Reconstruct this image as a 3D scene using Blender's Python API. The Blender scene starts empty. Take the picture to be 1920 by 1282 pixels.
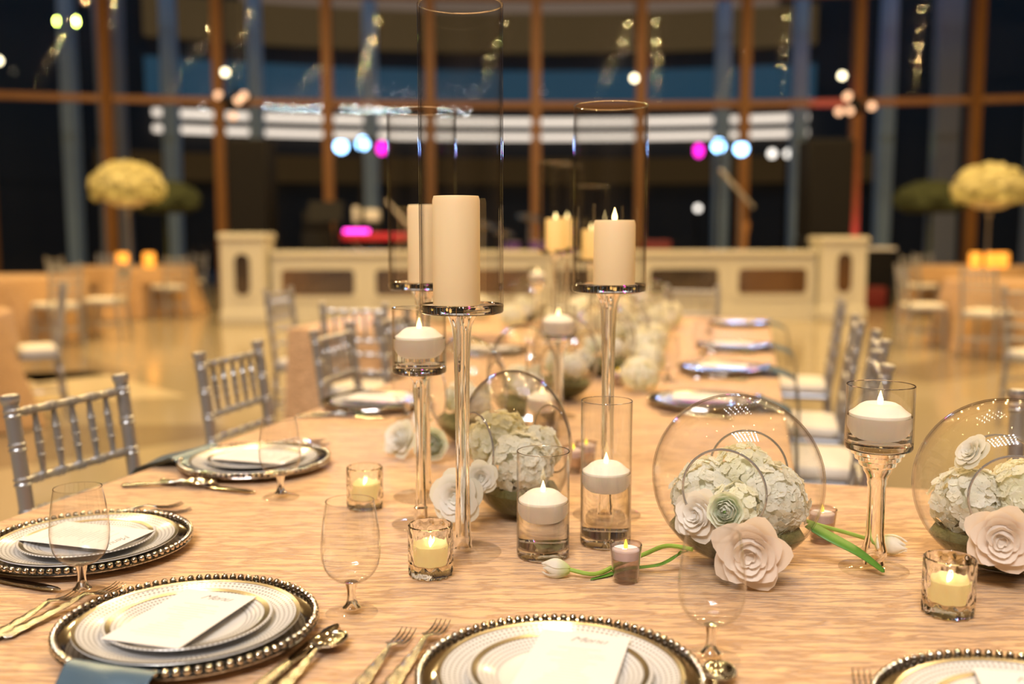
import bpy, math, random
from mathutils import Vector, Matrix, Quaternion
PI = math.pi
random.seed(7)
S = bpy.context.scene
COL = S.collection

# ------------------------------------------------------------------ camera, world, lights, exposure
cam = bpy.data.cameras.new('camera')
cam.sensor_width = 36.0
cam.lens = 35.06
cam.clip_start = 0.05
cam.clip_end = 200
cam.dof.use_dof = True
cam.dof.focus_distance = 1.52
cam.dof.aperture_fstop = 1.9
cam.dof.aperture_blades = 0
cam_ob = bpy.data.objects.new('camera', cam)
cam_ob.location = (0, 0, 1.28)
cam_ob.rotation_euler = (PI/2 - math.atan(205/1870), 0, 0)
COL.objects.link(cam_ob)
S.camera = cam_ob

S.view_settings.view_transform = 'Standard'
S.view_settings.look = 'None'
S.view_settings.gamma = 1.0
S.view_settings.use_curve_mapping = False
S.view_settings.exposure = 0.0
S.cycles.max_bounces = 14
S.cycles.transmission_bounces = 12
S.cycles.transparent_max_bounces = 32
S.cycles.glossy_bounces = 4
S.cycles.diffuse_bounces = 3
S.cycles.sample_clamp_indirect = 6.0
S.cycles.blur_glossy = 0.3

w = bpy.data.worlds.new('dusk_sky')
S.world = w
w.use_nodes = True
w.node_tree.nodes['Background'].inputs[0].default_value = (0.10, 0.27, 0.50, 1)
w.node_tree.nodes['Background'].inputs[1].default_value = 0.8

def light(name, kind, loc, power, col, size=0.2, rot=(0, 0, 0), spot=None, blend=0.5):
    l = bpy.data.lights.new(name, kind)
    l.energy = power
    l.color = col
    if kind == 'AREA':
        l.shape = 'DISK'; l.size = size
    else:
        l.shadow_soft_size = size
    if spot:
        l.spot_size = spot; l.spot_blend = blend
    o = bpy.data.objects.new(name, l)
    o.location = loc; o.rotation_euler = rot
    COL.objects.link(o)
    return o

WARM = (1.0, 0.68, 0.28)
# rows of recessed warm downlights in the hall ceiling
for ix in range(-3, 4):
    for iy in range(-1, 6):
        light('ceiling_downlight', 'AREA', (ix*3.0+0.4, iy*3.0+1.2, 7.7), (6, 6, 34, 112, 122, 100, 84)[iy+1], WARM, 0.16)
# added neutral fill lamps behind the camera, standing in for bounced flash
for ix in range(7):
    for iy in range(5):
        light('neutral_fill_light', 'AREA', (-3.6+ix*0.62, -6.0+iy*0.62, 7.6), 22.5, (1.0, 0.945, 0.92), 0.14, (math.radians(42), 0, math.radians(-9)))

for ix in range(5):  # more fill lamps added overhead to keep the near table neutral
    for iy in range(4):
        light('neutral_fill_light', 'AREA', (-1.7+ix*0.62, 1.0+iy*0.62, 7.6), 3.5, (1.0, 0.95, 0.97), 0.14)

# ------------------------------------------------------------------ materials
def mat(name):
    m = bpy.data.materials.new(name)
    m.use_nodes = True
    nt = m.node_tree
    for n in list(nt.nodes):
        nt.nodes.remove(n)
    out = nt.nodes.new('ShaderNodeOutputMaterial')
    return m, nt, out

def pbsdf(name, col, rough=0.5, metal=0.0, bump=None, spec=0.5, sss=0.0, emit=None, estr=0.0, trans=0.0, ior=1.45, var=None, coat=0.0):
    """plain principled material; bump=(scale xyz, strength, detail), var=(scale, amount) colour variation"""
    m, nt, out = mat(name)
    b = nt.nodes.new('ShaderNodeBsdfPrincipled')
    b.inputs['Base Color'].default_value = (*col, 1)
    b.inputs['Roughness'].default_value = rough
    b.inputs['Metallic'].default_value = metal
    b.inputs['Specular IOR Level'].default_value = spec
    b.inputs['IOR'].default_value = ior
    b.inputs['Transmission Weight'].default_value = trans
    b.inputs['Coat Weight'].default_value = coat
    if sss:
        b.inputs['Subsurface Weight'].default_value = sss
        b.inputs['Subsurface Radius'].default_value = (0.02, 0.012, 0.006)
        b.inputs['Subsurface Scale'].default_value = 1.0
    if emit:
        b.inputs['Emission Color'].default_value = (*emit, 1)
        b.inputs['Emission Strength'].default_value = estr
    nt.links.new(b.outputs[0], out.inputs[0])
    tc = None
    if bump or var:
        tc = nt.nodes.new('ShaderNodeTexCoord')
    if bump:
        mp = nt.nodes.new('ShaderNodeMapping'); mp.inputs['Scale'].default_value = bump[0]
        nz = nt.nodes.new('ShaderNodeTexNoise'); nz.inputs['Scale'].default_value = 1.0
        nz.inputs['Detail'].default_value = bump[2]
        bp = nt.nodes.new('ShaderNodeBump'); bp.inputs['Strength'].default_value = bump[1]
        bp.inputs['Distance'].default_value = bump[3] if len(bump) > 3 else 0.002
        nt.links.new(tc.outputs['Object'], mp.inputs[0]); nt.links.new(mp.outputs[0], nz.inputs['Vector'])
        nt.links.new(nz.outputs[0], bp.inputs['Height']); nt.links.new(bp.outputs[0], b.inputs['Normal'])
    if var:
        nz = nt.nodes.new('ShaderNodeTexNoise'); nz.inputs['Scale'].default_value = var[0]
        nz.inputs['Detail'].default_value = 4
        mx = nt.nodes.new('ShaderNodeMix'); mx.data_type = 'RGBA'
        mx.inputs['A'].default_value = (*[c*(1-var[1]) for c in col], 1)
        mx.inputs['B'].default_value = (*[min(1, c*(1+var[1])) for c in col], 1)
        nt.links.new(tc.outputs['Object'], nz.inputs['Vector'])
        nt.links.new(nz.outputs[0], mx.inputs['Factor']); nt.links.new(mx.outputs['Result'], b.inputs['Base Color'])
    return m

def emis(name, col, strength):
    m, nt, out = mat(name)
    e = nt.nodes.new('ShaderNodeEmission')
    e.inputs[0].default_value = (*col, 1); e.inputs[1].default_value = strength
    nt.links.new(e.outputs[0], out.inputs[0])
    return m

def thin_glass(name, tint=(0.985, 0.985, 0.98), edge=(0.62, 0.60, 0.57), refl=1.9, rough=0.0):
    """a single thin wall of glass: clear face-on, mirror-like and denser where seen edge-on"""
    m, nt, out = mat(name)
    lw = nt.nodes.new('ShaderNodeLayerWeight'); lw.inputs[0].default_value = 0.5
    p5 = nt.nodes.new('ShaderNodeMath'); p5.operation = 'POWER'; p5.inputs[1].default_value = 5
    ma = nt.nodes.new('ShaderNodeMath'); ma.operation = 'MULTIPLY_ADD'
    ma.inputs[1].default_value = 0.96*refl; ma.inputs[2].default_value = 0.04*refl
    ma.use_clamp = True
    nt.links.new(lw.outputs['Facing'], p5.inputs[0]); nt.links.new(p5.outputs[0], ma.inputs[0])
    p6 = nt.nodes.new('ShaderNodeMath'); p6.operation = 'POWER'; p6.inputs[1].default_value = 6
    nt.links.new(lw.outputs['Facing'], p6.inputs[0])
    mx = nt.nodes.new('ShaderNodeMix'); mx.data_type = 'RGBA'
    mx.inputs['A'].default_value = (*tint, 1); mx.inputs['B'].default_value = (*edge, 1)
    nt.links.new(p6.outputs[0], mx.inputs['Factor'])
    tr = nt.nodes.new('ShaderNodeBsdfTransparent'); nt.links.new(mx.outputs['Result'], tr.inputs[0])
    gl = nt.nodes.new('ShaderNodeBsdfGlossy'); gl.inputs['Roughness'].default_value = rough
    sh = nt.nodes.new('ShaderNodeMixShader')
    nt.links.new(ma.outputs[0], sh.inputs[0]); nt.links.new(tr.outputs[0], sh.inputs[1]); nt.links.new(gl.outputs[0], sh.inputs[2])
    nt.links.new(sh.outputs[0], out.inputs[0])
    return m

def petal_mat(name, col, base, r0, r1, translucent=0.35):
    """petal: tint runs from base colour at the flower's heart to col at the lip (object-space height)"""
    m, nt, out = mat(name)
    tc = nt.nodes.new('ShaderNodeTexCoord'); sp = nt.nodes.new('ShaderNodeSeparateXYZ')
    nt.links.new(tc.outputs['Object'], sp.inputs[0])
    mr = nt.nodes.new('ShaderNodeMapRange'); mr.inputs[1].default_value = r0; mr.inputs[2].default_value = r1
    nt.links.new(sp.outputs['Z'], mr.inputs[0])
    mx = nt.nodes.new('ShaderNodeMix'); mx.data_type = 'RGBA'
    mx.inputs['A'].default_value = (*base, 1); mx.inputs['B'].default_value = (*col, 1)
    nt.links.new(mr.outputs[0], mx.inputs['Factor'])
    d = nt.nodes.new('ShaderNodeBsdfPrincipled'); d.inputs['Roughness'].default_value = 0.55
    d.inputs['Specular IOR Level'].default_value = 0.25
    t = nt.nodes.new('ShaderNodeBsdfTranslucent')
    nt.links.new(mx.outputs['Result'], d.inputs['Base Color']); nt.links.new(mx.outputs['Result'], t.inputs[0])
    nz = nt.nodes.new('ShaderNodeTexNoise'); nz.inputs['Scale'].default_value = 160
    bp = nt.nodes.new('ShaderNodeBump'); bp.inputs['Strength'].default_value = 0.25; bp.inputs['Distance'].default_value = 0.001
    nt.links.new(tc.outputs['Object'], nz.inputs['Vector']); nt.links.new(nz.outputs[0], bp.inputs['Height'])
    nt.links.new(bp.outputs[0], d.inputs['Normal'])
    sh = nt.nodes.new('ShaderNodeMixShader'); sh.inputs[0].default_value = translucent
    nt.links.new(d.outputs[0], sh.inputs[1]); nt.links.new(t.outputs[0], sh.inputs[2])
    nt.links.new(sh.outputs[0], out.inputs[0])
    return m

def cloth_mat(name, col, crease_shade):
    """crinkled satin: short wavy pleat-like creases running along the table's cross direction"""
    m, nt, out = mat(name)
    N = nt.nodes.new; L = nt.links.new
    tc = N('ShaderNodeTexCoord')
    def layer(rot, scale, detail, dist):
        mp = N('ShaderNodeMapping'); mp.inputs['Rotation'].default_value = (0, 0, math.radians(rot))
        mp.inputs['Scale'].default_value = scale
        L(tc.outputs['Object'], mp.inputs[0])
        nz = N('ShaderNodeTexNoise'); nz.inputs['Scale'].default_value = 1.0; nz.inputs['Detail'].default_value = detail
        nz.inputs['Roughness'].default_value = 0.55; nz.inputs['Distortion'].default_value = dist
        L(mp.outputs[0], nz.inputs['Vector'])
        # ridged: sharp creases where the noise crosses its middle
        s1 = N('ShaderNodeMath'); s1.operation = 'SUBTRACT'; s1.inputs[1].default_value = 0.5; L(nz.outputs[0], s1.inputs[0])
        ab = N('ShaderNodeMath'); ab.operation = 'ABSOLUTE'; L(s1.outputs[0], ab.inputs[0])
        mr = N('ShaderNodeMapRange'); mr.inputs[1].default_value = 0.0; mr.inputs[2].default_value = 0.09
        mr.interpolation_type = 'SMOOTHSTEP'
        L(ab.outputs[0], mr.inputs[0])
        return mr.outputs[0]
    r1 = layer(10, (9, 58, 40), 3, 0.35)
    r2 = layer(4, (22, 120, 80), 2, 0.3)
    ad = N('ShaderNodeMath'); ad.operation = 'MULTIPLY_ADD'; ad.inputs[1].default_value = 0.45
    L(r2, ad.inputs[0]); L(r1, ad.inputs[2])
    bp = N('ShaderNodeBump'); bp.inputs['Strength'].default_value = 0.85; bp.inputs['Distance'].default_value = 0.0022
    L(ad.outputs[0], bp.inputs['Height'])
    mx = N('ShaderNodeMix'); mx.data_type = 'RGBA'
    mx.inputs['A'].default_value = (*crease_shade, 1); mx.inputs['B'].default_value = (*col, 1)
    L(r1, mx.inputs['Factor'])  # crease shade and sheen painted in: darker colour along each crease
    b = N('ShaderNodeBsdfPrincipled'); b.inputs['Roughness'].default_value = 0.45
    b.inputs['Metallic'].default_value = 0.12
    b.inputs['Sheen Weight'].default_value = 0.2
    L(mx.outputs['Result'], b.inputs['Base Color']); L(bp.outputs[0], b.inputs['Normal'])
    L(b.outputs[0], out.inputs[0])
    return m

def plate_mat(name, nang, krad, r_in):
    """white china with rows of small silver dashes in a spiralling lattice outside radius r_in"""
    m, nt, out = mat(name)
    N = nt.nodes.new; L = nt.links.new
    def math_(op, a, b=None, c=None):
        n = N('ShaderNodeMath'); n.operation = op
        for i, v in enumerate((a, b, c)):
            if v is None: continue
            if isinstance(v, (int, float)): n.inputs[i].default_value = v
            else: L(v, n.inputs[i])
        return n.outputs[0]
    tc = N('ShaderNodeTexCoord'); sp = N('ShaderNodeSeparateXYZ'); L(tc.outputs['Object'], sp.inputs[0])
    x, y, z = sp.outputs
    r = math_('SQRT', math_('ADD', math_('MULTIPLY', x, x), math_('MULTIPLY', y, y)))
    th = math_('ARCTAN2', y, x)
    a = math_('SINE', math_('MULTIPLY_ADD', th, nang, math_('MULTIPLY', r, krad)))
    b_ = math_('SINE', math_('MULTIPLY_ADD', th, nang, math_('MULTIPLY', r, -krad)))
    dots = math_('GREATER_THAN', math_('MULTIPLY', a, b_), 0.42)
    zone = math_('GREATER_THAN', r, r_in)
    top = math_('GREATER_THAN', z, 0.003)
    f = math_('MULTIPLY', math_('MULTIPLY', dots, zone), top)
    mx = N('ShaderNodeMix'); mx.data_type = 'RGBA'
    mx.inputs['A'].default_value = (0.72, 0.71, 0.70, 1); mx.inputs['B'].default_value = (0.33, 0.31, 0.29, 1)
    L(f, mx.inputs['Factor'])
    b = N('ShaderNodeBsdfPrincipled'); b.inputs['Roughness'].default_value = 0.16
    b.inputs['Coat Weight'].default_value = 0.3
    L(mx.outputs['Result'], b.inputs['Base Color'])
    L(b.outputs[0], out.inputs[0])
    return m

def menu_mat(name):
    """white card printed with faint centred lines of small grey type"""
    m, nt, out = mat(name)
    N = nt.nodes.new; L = nt.links.new
    tc = N('ShaderNodeTexCoord'); sp = N('ShaderNodeSeparateXYZ'); L(tc.outputs['Object'], sp.inputs[0])
    def math_(op, a, b=None, c=None):
        n = N('ShaderNodeMath'); n.operation = op
        for i, v in enumerate((a, b, c)):
            if v is None: continue
            if isinstance(v, (int, float)): n.inputs[i].default_value = v
            else: L(v, n.inputs[i])
        return n.outputs[0]
    x, y, z = sp.outputs
    row = math_('FLOOR', math_('MULTIPLY', y, 130.0))
    rowf = math_('FRACT', math_('MULTIPLY', y, 130.0))
    wn = N('ShaderNodeTexWhiteNoise'); wn.noise_dimensions = '1D'; L(row, wn.inputs['W'])
    half = math_('MULTIPLY_ADD', wn.outputs[0], 0.026, 0.012)
    inx = math_('LESS_THAN', math_('ABSOLUTE', x), half)
    iny = math_('MULTIPLY', math_('GREATER_THAN', rowf, 0.25), math_('LESS_THAN', rowf, 0.60))
    body = math_('MULTIPLY', math_('LESS_THAN', y, 0.048), math_('GREATER_THAN', y, -0.066))
    nz = N('ShaderNodeTexNoise'); nz.inputs['Scale'].default_value = 900; L(tc.outputs['Object'], nz.inputs['Vector'])
    ink = math_('MULTIPLY', math_('MULTIPLY', inx, iny), math_('MULTIPLY', body, nz.outputs[0]))
    mx = N('ShaderNodeMix'); mx.data_type = 'RGBA'
    mx.inputs['A'].default_value = (0.80, 0.77, 0.765, 1); mx.inputs['B'].default_value = (0.42, 0.44, 0.43, 1)
    L(ink, mx.inputs['Factor'])
    b = N('ShaderNodeBsdfPrincipled'); b.inputs['Roughness'].default_value = 0.7
    L(mx.outputs['Result'], b.inputs['Base Color']); L(b.outputs[0], out.inputs[0])
    return m

def floor_mat(name):
    m, nt, out = mat(name)
    N = nt.nodes.new; L = nt.links.new
    tc = N('ShaderNodeTexCoord')
    nz = N('ShaderNodeTexNoise'); nz.inputs['Scale'].default_value = 30; nz.inputs['Detail'].default_value = 8
    L(tc.outputs['Object'], nz.inputs['Vector'])
    b = N('ShaderNodeBsdfPrincipled')
    b.inputs['Roughness'].default_value = 0.12
    mx = N('ShaderNodeMix'); mx.data_type = 'RGBA'
    mx.inputs['A'].default_value = (0.34, 0.27, 0.17, 1); mx.inputs['B'].default_value = (0.46, 0.38, 0.25, 1)
    L(nz.outputs[0], mx.inputs['Factor'])
    L(mx.outputs['Result'], b.inputs['Base Color']); L(b.outputs[0], out.inputs[0])
    return m

MT = {}
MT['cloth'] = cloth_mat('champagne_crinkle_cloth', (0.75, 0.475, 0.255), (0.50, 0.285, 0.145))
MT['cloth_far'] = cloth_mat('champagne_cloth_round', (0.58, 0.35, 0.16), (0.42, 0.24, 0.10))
MT['silver_paint'] = pbsdf('silver_chair_paint', (0.40, 0.405, 0.425), 0.30, 0.72)
MT['cushion'] = pbsdf('white_cushion', (0.82, 0.77, 0.68), 0.8, bump=((60, 60, 60), 0.1, 2))
MT['chrome'] = pbsdf('polished_silver', (0.60, 0.60, 0.60), 0.06, 1.0)
MT['antique'] = pbsdf('antique_silver', (0.42, 0.41, 0.40), 0.15, 1.0, bump=((260, 260, 260), 0.7, 3, 0.0015))
MT['charger'] = pbsdf('mirror_silver_glass', (0.56, 0.53, 0.49), 0.09, 1.0)
MT['bead'] = pbsdf('silver_glass_bead', (0.70, 0.65, 0.57), 0.06, 1.0)
MT['plate_d'] = plate_mat('white_dinner_china', 62, 520, 0.098)
MT['plate_s'] = plate_mat('white_salad_china', 52, 560, 0.070)
MT['platinum'] = pbsdf('platinum_band', (0.42, 0.39, 0.36), 0.22, 1.0)
MT['menu'] = menu_mat('printed_menu_card')
MT['ink'] = pbsdf('grey_ink', (0.30, 0.28, 0.28), 0.8)
MT['satin'] = pbsdf('blue_grey_satin', (0.12, 0.20, 0.28), 0.26, 0.35, spec=0.9)
MT['glass_thin'] = thin_glass('clear_glass_wall')
MT['glass_globe'] = thin_glass('globe_glass', (0.992, 0.992, 0.99), (0.55, 0.53, 0.52), 1.0)
MT['pane'] = thin_glass('window_glass', (0.95, 0.96, 0.96), (0.8, 0.82, 0.82), 0.2)
MT['glass_wall2'] = thin_glass('glass_wall_faces', (0.99, 0.99, 0.987), (0.50, 0.48, 0.46), 0.95)
MT['glass_foot'] = thin_glass('glass_foot', (0.99, 0.99, 0.985), (0.80, 0.78, 0.75), 0.8)
MT['glass'] = pbsdf('solid_glass', (1, 1, 1), 0.0, 0.0, trans=1.0, ior=1.48)
MT['glass_soft'] = pbsdf('pressed_glass', (1, 1, 1), 0.0, 0.0, trans=1.0, ior=1.27)
MT['water'] = pbsdf('water', (1, 1, 1), 0.0, 0.0, trans=1.0, ior=1.333)
MT['rim_glass'] = pbsdf('rolled_glass_lip', (0.62, 0.59, 0.55), 0.05, 0.4, trans=0.55, ior=1.3)
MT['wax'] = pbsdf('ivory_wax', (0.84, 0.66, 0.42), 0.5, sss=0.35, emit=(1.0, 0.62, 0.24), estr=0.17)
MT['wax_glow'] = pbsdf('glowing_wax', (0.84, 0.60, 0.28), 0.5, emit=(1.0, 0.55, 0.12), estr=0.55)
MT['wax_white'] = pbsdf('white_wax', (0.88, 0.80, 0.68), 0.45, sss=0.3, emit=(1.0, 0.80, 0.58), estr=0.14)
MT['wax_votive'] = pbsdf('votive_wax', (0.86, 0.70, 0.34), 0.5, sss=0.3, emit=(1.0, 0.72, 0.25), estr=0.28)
MT['flame'] = emis('led_flame', (1.0, 0.72, 0.30), 5.0)
MT['flame_y'] = emis('yellow_flame', (1.0, 0.62, 0.05), 2.6)
MT['mercury'] = thin_glass('mercury_glass', (0.84, 0.79, 0.78), (0.40, 0.36, 0.36), 3.0, 0.15)
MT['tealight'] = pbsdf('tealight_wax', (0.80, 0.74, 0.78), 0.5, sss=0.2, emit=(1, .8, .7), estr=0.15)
MT['hyd'] = petal_mat('hydrangea_petal', (0.96, 0.93, 0.80), (0.92, 0.90, 0.66), -0.002, 0.003, 0.48)
MT['hyd_white'] = petal_mat('hydrangea_white_petal', (0.97, 0.95, 0.89), (0.95, 0.93, 0.78), -0.002, 0.003, 0.48)
MT['hyd_yellow'] = petal_mat('yellow_cream_petal', (0.88, 0.82, 0.48), (0.80, 0.74, 0.36), -0.002, 0.003)
MT['hyd_core'] = pbsdf('hydrangea_green', (0.82, 0.81, 0.62), 0.7, var=(40, 0.3))
MT['rose_blush'] = petal_mat('blush_rose_petal', (0.97, 0.89, 0.79), (0.94, 0.73, 0.54), 0.0, 0.034)
MT['rose_cream'] = petal_mat('cream_rose_petal', (0.95, 0.91, 0.84), (0.92, 0.80, 0.64), 0.0, 0.034)
MT['rose_white'] = petal_mat('white_flower_petal', (0.92, 0.89, 0.82), (0.80, 0.78, 0.52), 0.0, 0.03)
MT['ranunculus'] = petal_mat('ranunculus_petal', (0.94, 0.94, 0.84), (0.74, 0.82, 0.54), 0.004, 0.021)
MT['tulip'] = petal_mat('tulip_petal', (0.90, 0.86, 0.76), (0.60, 0.70, 0.22), 0.0, 0.02)
MT['stem'] = pbsdf('flower_stem', (0.28, 0.42, 0.06), 0.45, var=(60, 0.15))
MT['leaf'] = pbsdf('tulip_leaf', (0.11, 0.27, 0.03), 0.4, var=(80, 0.25))
MT['moss'] = pbsdf('dark_moss', (0.10, 0.105, 0.03), 0.55, bump=((90, 90, 90), 1.0, 6, 0.008), var=(45, 0.6))
MT['floor'] = floor_mat('polished_terrazzo')
MT['inlay'] = pbsdf('pale_terrazzo_inlay', (0.62, 0.52, 0.35), 0.18, var=(30, 0.08))
MT['inlay_dark'] = pbsdf('brown_terrazzo_inlay', (0.25, 0.19, 0.12), 0.17, var=(30, 0.08))
MT['ceiling'] = pbsdf('warm_ceiling', (0.46, 0.40, 0.33), 0.8, var=(2, 0.2))
MT['wall'] = pbsdf('dark_hall_wall', (0.09, 0.065, 0.045), 0.7, var=(2, 0.2))
MT['bronze'] = pbsdf('bronze_wood_mullion', (0.25, 0.11, 0.028), 0.45, 0.2, var=(4, 0.15))
MT['ground'] = pbsdf('outside_ground', (0.04, 0.04, 0.05), 0.8, var=(1, 0.2))
MT['black'] = pbsdf('black_equipment', (0.008, 0.007, 0.007), 0.6, spec=0.2, var=(20, 0.2))
MT['grille'] = pbsdf('speaker_grille', (0.009, 0.008, 0.008), 0.7, spec=0.2, bump=((300, 300, 300), 0.6, 1))
MT['white_paint'] = pbsdf('white_painted_panel', (0.58, 0.54, 0.44), 0.45, var=(6, 0.04))
MT['mirror'] = pbsdf('smoky_mirror', (0.34, 0.30, 0.32), 0.16, 1.0, bump=((5, 5, 5), 0.3, 2, 0.01))
MT['steel'] = pbsdf('stand_steel', (0.45, 0.42, 0.40), 0.3, 0.9)
MT['cymbal'] = pbsdf('brass_cymbal', (0.75, 0.62, 0.35), 0.25, 1.0)
MT['drum'] = pbsdf('purple_lit_drum_shell', (0.12, 0.04, 0.28), 0.25, coat=0.6)  # purple light on the drums put into the shell colour
MT['drumhead'] = pbsdf('white_drum_head', (0.75, 0.72, 0.68), 0.5)
MT['red'] = pbsdf('red_lit_body', (0.55, 0.02, 0.02), 0.3, emit=(1, 0.03, 0.05), estr=0.10)  # red light on the keyboard put into its colour and glow
MT['dark_red'] = pbsdf('dark_red_vinyl', (0.13, 0.012, 0.010), 0.5, var=(10, 0.2))
MT['magenta_led'] = emis('magenta_led', (1.0, 0.05, 0.55), 6.0)
MT['blue_led'] = emis('blue_white_led', (0.30, 0.60, 1.0), 9.0)
MT['magenta_lens'] = emis('magenta_lens', (1.0, 0.02, 0.62), 3.2)
MT['globe_lamp'] = emis('globe_lamp', (1.0, 0.86, 0.55), 7.0)
MT['amber_bulb'] = emis('amber_bulb', (1.0, 0.55, 0.30), 2.2)
MT['flood'] = emis('sodium_flood', (0.80, 1.0, 0.16), 45.0)
MT['white_lamp'] = emis('white_lamp', (1.0, 0.90, 0.80), 3.0)
MT['pale_reflection'] = emis('pale_reflection', (1.0, 0.84, 0.70), 1.3)
MT['pale_reflection_dim'] = emis('pale_reflection_dim', (1.0, 0.70, 0.52), 0.16)
MT['tan_reflection'] = emis('tan_reflection_glow', (0.45, 0.29, 0.13), 0.145)  # glowing bands imitating reflections in the glass wall
MT['tan_dim'] = emis('dim_tan_reflection', (0.45, 0.26, 0.10), 0.075)
MT['blue_reflection'] = emis('blue_reflection_glow', (0.12, 0.34, 0.55), 0.155)
MT['night'] = pbsdf('backdrop_dark', (0.006, 0.006, 0.008), 0.6, var=(1, 0.2))
MT['blue_column'] = pbsdf('pale_blue_column', (0.30, 0.40, 0.52), 0.6, var=(0.5, 0.15))
MT['grey_column'] = pbsdf('grey_column', (0.26, 0.27, 0.32), 0.6, var=(0.5, 0.15))
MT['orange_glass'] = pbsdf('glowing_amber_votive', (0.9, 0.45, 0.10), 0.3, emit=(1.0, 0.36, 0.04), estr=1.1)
MT['bush'] = pbsdf('dark_topiary', (0.05, 0.06, 0.02), 0.8, bump=((14, 14, 14), 1.0, 5, 0.08), var=(8, 0.5))

# ------------------------------------------------------------------ geometry helpers
class MB:
    def __init__(s):
        s.v = []; s.f = []
    def add(s, verts, faces, M=None):
        o = len(s.v)
        s.v += [tuple(M @ Vector(p)) for p in verts] if M else [tuple(p) for p in verts]
        s.f += [tuple(i + o for i in f) for f in faces]
        return s
    def box(s, lo, hi, M=None):
        (a, b, c), (d, e, f) = lo, hi
        v = [(a, b, c), (d, b, c), (d, e, c), (a, e, c), (a, b, f), (d, b, f), (d, e, f), (a, e, f)]
        return s.add(v, [(0, 3, 2, 1), (4, 5, 6, 7), (0, 1, 5, 4), (1, 2, 6, 5), (2, 3, 7, 6), (3, 0, 4, 7)], M)
    def rbox(s, lo, hi, r, M=None):
        """box with chamfered vertical and top/bottom edges"""
        x0, y0, z0 = lo; x1, y1, z1 = hi
        def ring(i, z):
            return [(x0+i+r, y0+i, z), (x1-i-r, y0+i, z), (x1-i, y0+i+r, z), (x1-i, y1-i-r, z),
                    (x1-i-r, y1-i, z), (x0+i+r, y1-i, z), (x0+i, y1-i-r, z), (x0+i, y0+i+r, z)]
        rings = [ring(r, z0), ring(r*.3, z0+r*.3), ring(0, z0+r), ring(0, z1-r), ring(r*.3, z1-r*.3), ring(r, z1)]
        v = [p for q in rings for p in q]; f = []
        for k in range(5):
            for i in range(8):
                j = (i+1) % 8
                f.append((k*8+i, k*8+j, k*8+8+j, k*8+8+i))
        f.append(tuple(range(7, -1, -1))); f.append(tuple(range(40, 48)))
        return s.add(v, f, M)
    def lathe(s, prof, seg=24, M=None, wob=None):
        v = []; f = []; idx = []
        for r, z in prof:
            if r < 1e-6:
                idx.append([len(v)]); v.append((0, 0, z))
            else:
                st = len(v); row = []
                for i in range(seg):
                    a = 2*PI*i/seg
                    rr = r if wob is None else wob(r, z, a)
                    v.append((rr*math.cos(a), rr*math.sin(a), z)); row.append(st+i)
                idx.append(row)
        for A, B in zip(idx[:-1], idx[1:]):
            if len(A) == 1 and len(B) == 1: continue
            for i in range(seg):
                j = (i+1) % seg
                if len(A) == 1: f.append((A[0], B[j], B[i]))
                elif len(B) == 1: f.append((A[i], A[j], B[0]))
                else: f.append((A[i], A[j], B[j], B[i]))
        return s.add(v, f, M)
    def tube(s, pts, rad, seg=8, caps=True, flat=1.0, M=None):
        pts = [Vector(p) for p in pts]; n = len(pts)
        if not isinstance(rad, (list, tuple)): rad = [rad]*n
        v = []; f = []
        up = None
        for i, p in enumerate(pts):
            t = (pts[min(i+1, n-1)] - pts[max(i-1, 0)]).normalized()
            if up is None:
                ref = Vector((0, 0, 1)) if abs(t.z) < .9 else Vector((0, 1, 0))
                x = t.cross(ref).normalized()
            else:
                x = (up - t*up.dot(t)).normalized()
            up = x
            y = x.cross(t)
            for k in range(seg):
                a = 2*PI*k/seg
                v.append(p + x*math.cos(a)*rad[i] + y*math.sin(a)*rad[i]*flat)
        for i in range(n-1):
            for k in range(seg):
                j = (k+1) % seg
                f.append((i*seg+k, i*seg+j, (i+1)*seg+j, (i+1)*seg+k))
        if caps:
            f.append(tuple(range(seg-1, -1, -1))); f.append(tuple((n-1)*seg+k for k in range(seg)))
        return s.add(v, f, M)
    def grid(s, fn, nu, nv, M=None):
        v = [fn(i/nu, j/nv) for j in range(nv+1) for i in range(nu+1)]
        f = [(j*(nu+1)+i, j*(nu+1)+i+1, (j+1)*(nu+1)+i+1, (j+1)*(nu+1)+i) for j in range(nv) for i in range(nu)]
        return s.add(v, f, M)
    def ball(s, c, r, seg=10, rings=6, M=None):
        p = [(r*math.sin(PI*i/rings), -r*math.cos(PI*i/rings)) for i in range(rings+1)]
        p[0] = (0, -r); p[-1] = (0, r)
        T = Matrix.Translation(c)
        return s.lathe(p, seg, (M @ T) if M else T)
    def mesh(s, name, m, smooth=True, sharp=35):
        me = bpy.data.meshes.new(name)
        me.from_pydata(s.v, [], s.f); me.update()
        if smooth:
            me.polygons.foreach_set('use_smooth', [True]*len(me.polygons))
            me.set_sharp_from_angle(angle=math.radians(sharp))
        me.materials.append(MT[m] if isinstance(m, str) else m)
        return me

CACHE = {}
def cached(key, fn, m, smooth=True, sharp=35):
    if key not in CACHE:
        mb = MB(); fn(mb)
        CACHE[key] = mb.mesh(key, m, smooth, sharp)
    return CACHE[key]

def ob(name, me, parent=None, loc=(0, 0, 0), rot=(0, 0, 0), scale=None, quat=None):
    o = bpy.data.objects.new(name, me)
    o.location = loc
    if quat is not None:
        o.rotation_mode = 'QUATERNION'; o.rotation_quaternion = quat
    else:
        o.rotation_euler = rot
    if scale is not None:
        o.scale = scale if isinstance(scale, (tuple, list)) else (scale,)*3
    if parent: o.parent = parent
    COL.objects.link(o)
    return o

def tag(o, label, cat, group=None, kind=None):
    o['label'] = label; o['category'] = cat
    if group: o['group'] = group
    if kind: o['kind'] = kind
    return o

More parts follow.
